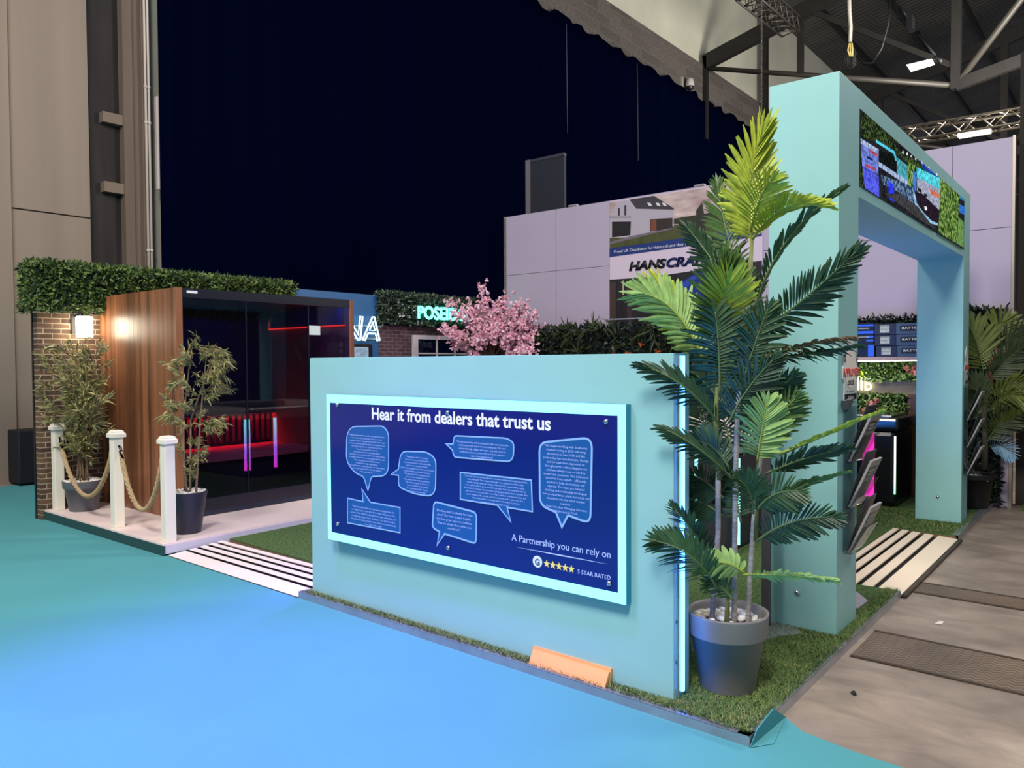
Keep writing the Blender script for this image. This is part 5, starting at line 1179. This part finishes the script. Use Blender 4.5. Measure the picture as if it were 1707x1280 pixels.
# ================================================================== leaflet racks and award placards
ACR = glass_mat('clear_acrylic', (.80,.83,.85,1), 1.12); LFL = M('leaflet_paper', S(150,146,144), .3); LFD = M('leaflet_photo', S(86,84,88), .3, noise=(14,.4)); LFK = M('leaflet_dark', S(24,24,28), .3)
def rack(X, y0, y1, z0, z1, near):
    t = thing('leaflet_rack', (X,(y0+y1)/2,z0), 'clear acrylic leaflet rack on the %s arch pillar' % near, 'rack')
    MB().box((X,y0,z0),(X+.006,y1,z1+.05)).build('back_sheet', ACR, t)
    hs = (z1-z0)/3
    for k in range(3):
        zb = z0+k*hs; zt = zb+hs*.92
        mb = MB(); a = Vector((X+.01,y0,zb)); b = Vector((X+.105,y0,zt)); w = Vector((0,y1-y0,0)); n = Vector((.004,0,-.0015))
        mb.prism([a+Vector((.03,0,0)), a+w+Vector((.03,0,0)), b+w+Vector((.02,0,-.07)), b+Vector((.02,0,-.07))], n); mb.prism([a,a+Vector((.03,0,0)),b+Vector((.02,0,-.07)),b+Vector((0,0,-.07))], Vector((0,.003,0))); mb.prism([a+w,a+w+Vector((.03,0,0)),b+w+Vector((.02,0,-.07)),b+w+Vector((0,0,-.07))], Vector((0,-.003,0)))
        mb.prism([a,a+w,a+w+Vector((.03,0,0)),a+Vector((.03,0,0))], Vector((0,0,-.003))); mb.build('pocket', ACR, t)
        nm = ('bottom','middle','top')[k]
        u = thing('leaflet', a+w*.5, 'grey leaflet with a dark title block in the %s pocket on the %s pillar' % (nm, near), 'leaflet', 'leaflets in the rack on the %s pillar' % near)
        u2 = thing('leaflet', a+w*.5, 'near-black leaflet standing behind the grey one in the %s pocket on the %s pillar' % (nm, near), 'leaflet', 'leaflets in the rack on the %s pillar' % near)
        p2 = a+Vector((.002,.02,.012)); d2 = (b-a)*1.05+Vector((-.012,0,.03)); w3 = w-Vector((0,.03,0)); n2 = Vector((d2.z,0,-d2.x)).normalized()
        MB().prism([p2,p2+w3,p2+w3+d2*1.1,p2+d2*1.1], n2*.006).build('pages', M('leaflet_navy', S(40,42,50), .3, noise=(9,.5)), u2)
        p0 = a+Vector((.012,.012,.006)); d = (b-a); w2 = w-Vector((0,.024,0)); mb = MB()
        n = Vector((d.z,0,-d.x)).normalized()
        mb.prism([p0,p0+w2,p0+w2+d*1.14,p0+d*1.14], n*.012); mb.build('pages', LFL, u)
        q = p0+n*.0125
        if k != 1: MB().prism([q+d*.05+w2*.05,q+d*.05+w2*.95,q+d*.62+w2*.95,q+d*.62+w2*.05], n*.0008).build('cover_photo', LFD, u)
        MB().prism([q+d*.74+w2*.12,q+d*.74+w2*.8,q+d*.97+w2*.8,q+d*.97+w2*.12], n*.001).build('title_block', LFK, u)
        xd = Y1; zd = d.normalized()
        text('HYDRO', 'title', M('label_white', S(226,230,230)), u, q+n*.0012+d*.86+w2*.18, xd, zd, width=w2.y*.5, height=d.length*.07, off=.03, res=1, ext=0); text('HAUS', 'title', M('label_white', S(226,230,230)), u, q+n*.0012+d*.77+w2*.18, xd, zd, width=w2.y*.5, height=d.length*.07, off=.03, res=1, ext=0)
rack(AX1+.002, 1.43, 1.66, .47, 1.20, 'near'); rack(AX1+.002, 5.0, 5.2, .47, 1.20, 'far')
def award(X, y0, y1, z0, z1, near):
    W_ = y1-y0; Hh = z1-z0; P = lambda s, q, d=0.: Vector((X+d, y0+W_*s, z0+Hh*q))
    t = thing('award_placard', P(.5,.5), 'pointed white award placard on the %s arch pillar' % near, 'placard')
    MB().prism([P(.08,0),P(.92,0),P(.9,.3),P(1,.36),P(1,.52),P(.9,.55),P(.86,.75),P(.70,.92),P(.5,1),P(.30,.92),P(.14,.75),P(.1,.55),P(0,.52),P(0,.36),P(.1,.3)], (.004,0,0)).build('plate', M('placard_pale', S(206,212,210), .35), t)
    MB().prism([P(.5+.36*math.cos(a), .50+.30*math.sin(a), .0045) for a in ROW(0,6.1,26)], (.001,0,0)).build('oval', M('placard_cream', S(236,224,212), .4), t)
    text('APPROVED', 'red_lettering', M('placard_red', S(206,46,46), .4), t, P(.01,.385,.006), Y1, Z1, width=W_*.98, height=Hh*.13, off=.012, res=2, ext=.001)
    text('2025', 'lettering', LK, t, P(.30,.26,.006), Y1, Z1, width=W_*.40, height=Hh*.075, off=.015, res=2, ext=.001)
    text('WHAT', 'lettering', LK, t, P(.16,.60,.006), Z1, -Y1, width=Hh*.16, height=W_*.14, off=.03, res=1, ext=.001); text('SPA?', 'lettering', LK, t, P(.96,.60,.006), Z1, -Y1, width=Hh*.16, height=W_*.12, off=.03, res=1, ext=.001)
    o = MB().prism([P(.12,.03,.0045),P(.88,.03,.0045),P(.88,.12,.0045),P(.12,.12,.0045)], (.001,0,0)).build('name_strip', LK, t)
    text('Sublime', 'lettering', M('label_white', S(226,230,230)), o, P(.32,.05,.006), Y1, Z1, width=W_*.38, height=Hh*.045, res=1, ext=0)
    text('INSTALLER', 'lettering', LK, t, P(.22,.145,.006), Y1, Z1, width=W_*.55, height=Hh*.025, res=1, ext=0)
award(AX1+.001, 1.405, 1.688, 1.275, 1.63, 'near'); award(AX1+.001, 5.02, 5.21, 1.27, 1.62, 'far')
o = MB().prism([at(1409,668,x=AX1+.03), at(1424,664,x=AX1+.03), at(1418,680,x=AX1+.01), at(1408,684,x=AX1+.01)], (-.02,0,0)).build('card_holder', M('holder_grey', S(120,122,126), .3)); tag(o, 'small grey clip holder between placard and rack on the near pillar', 'holder')
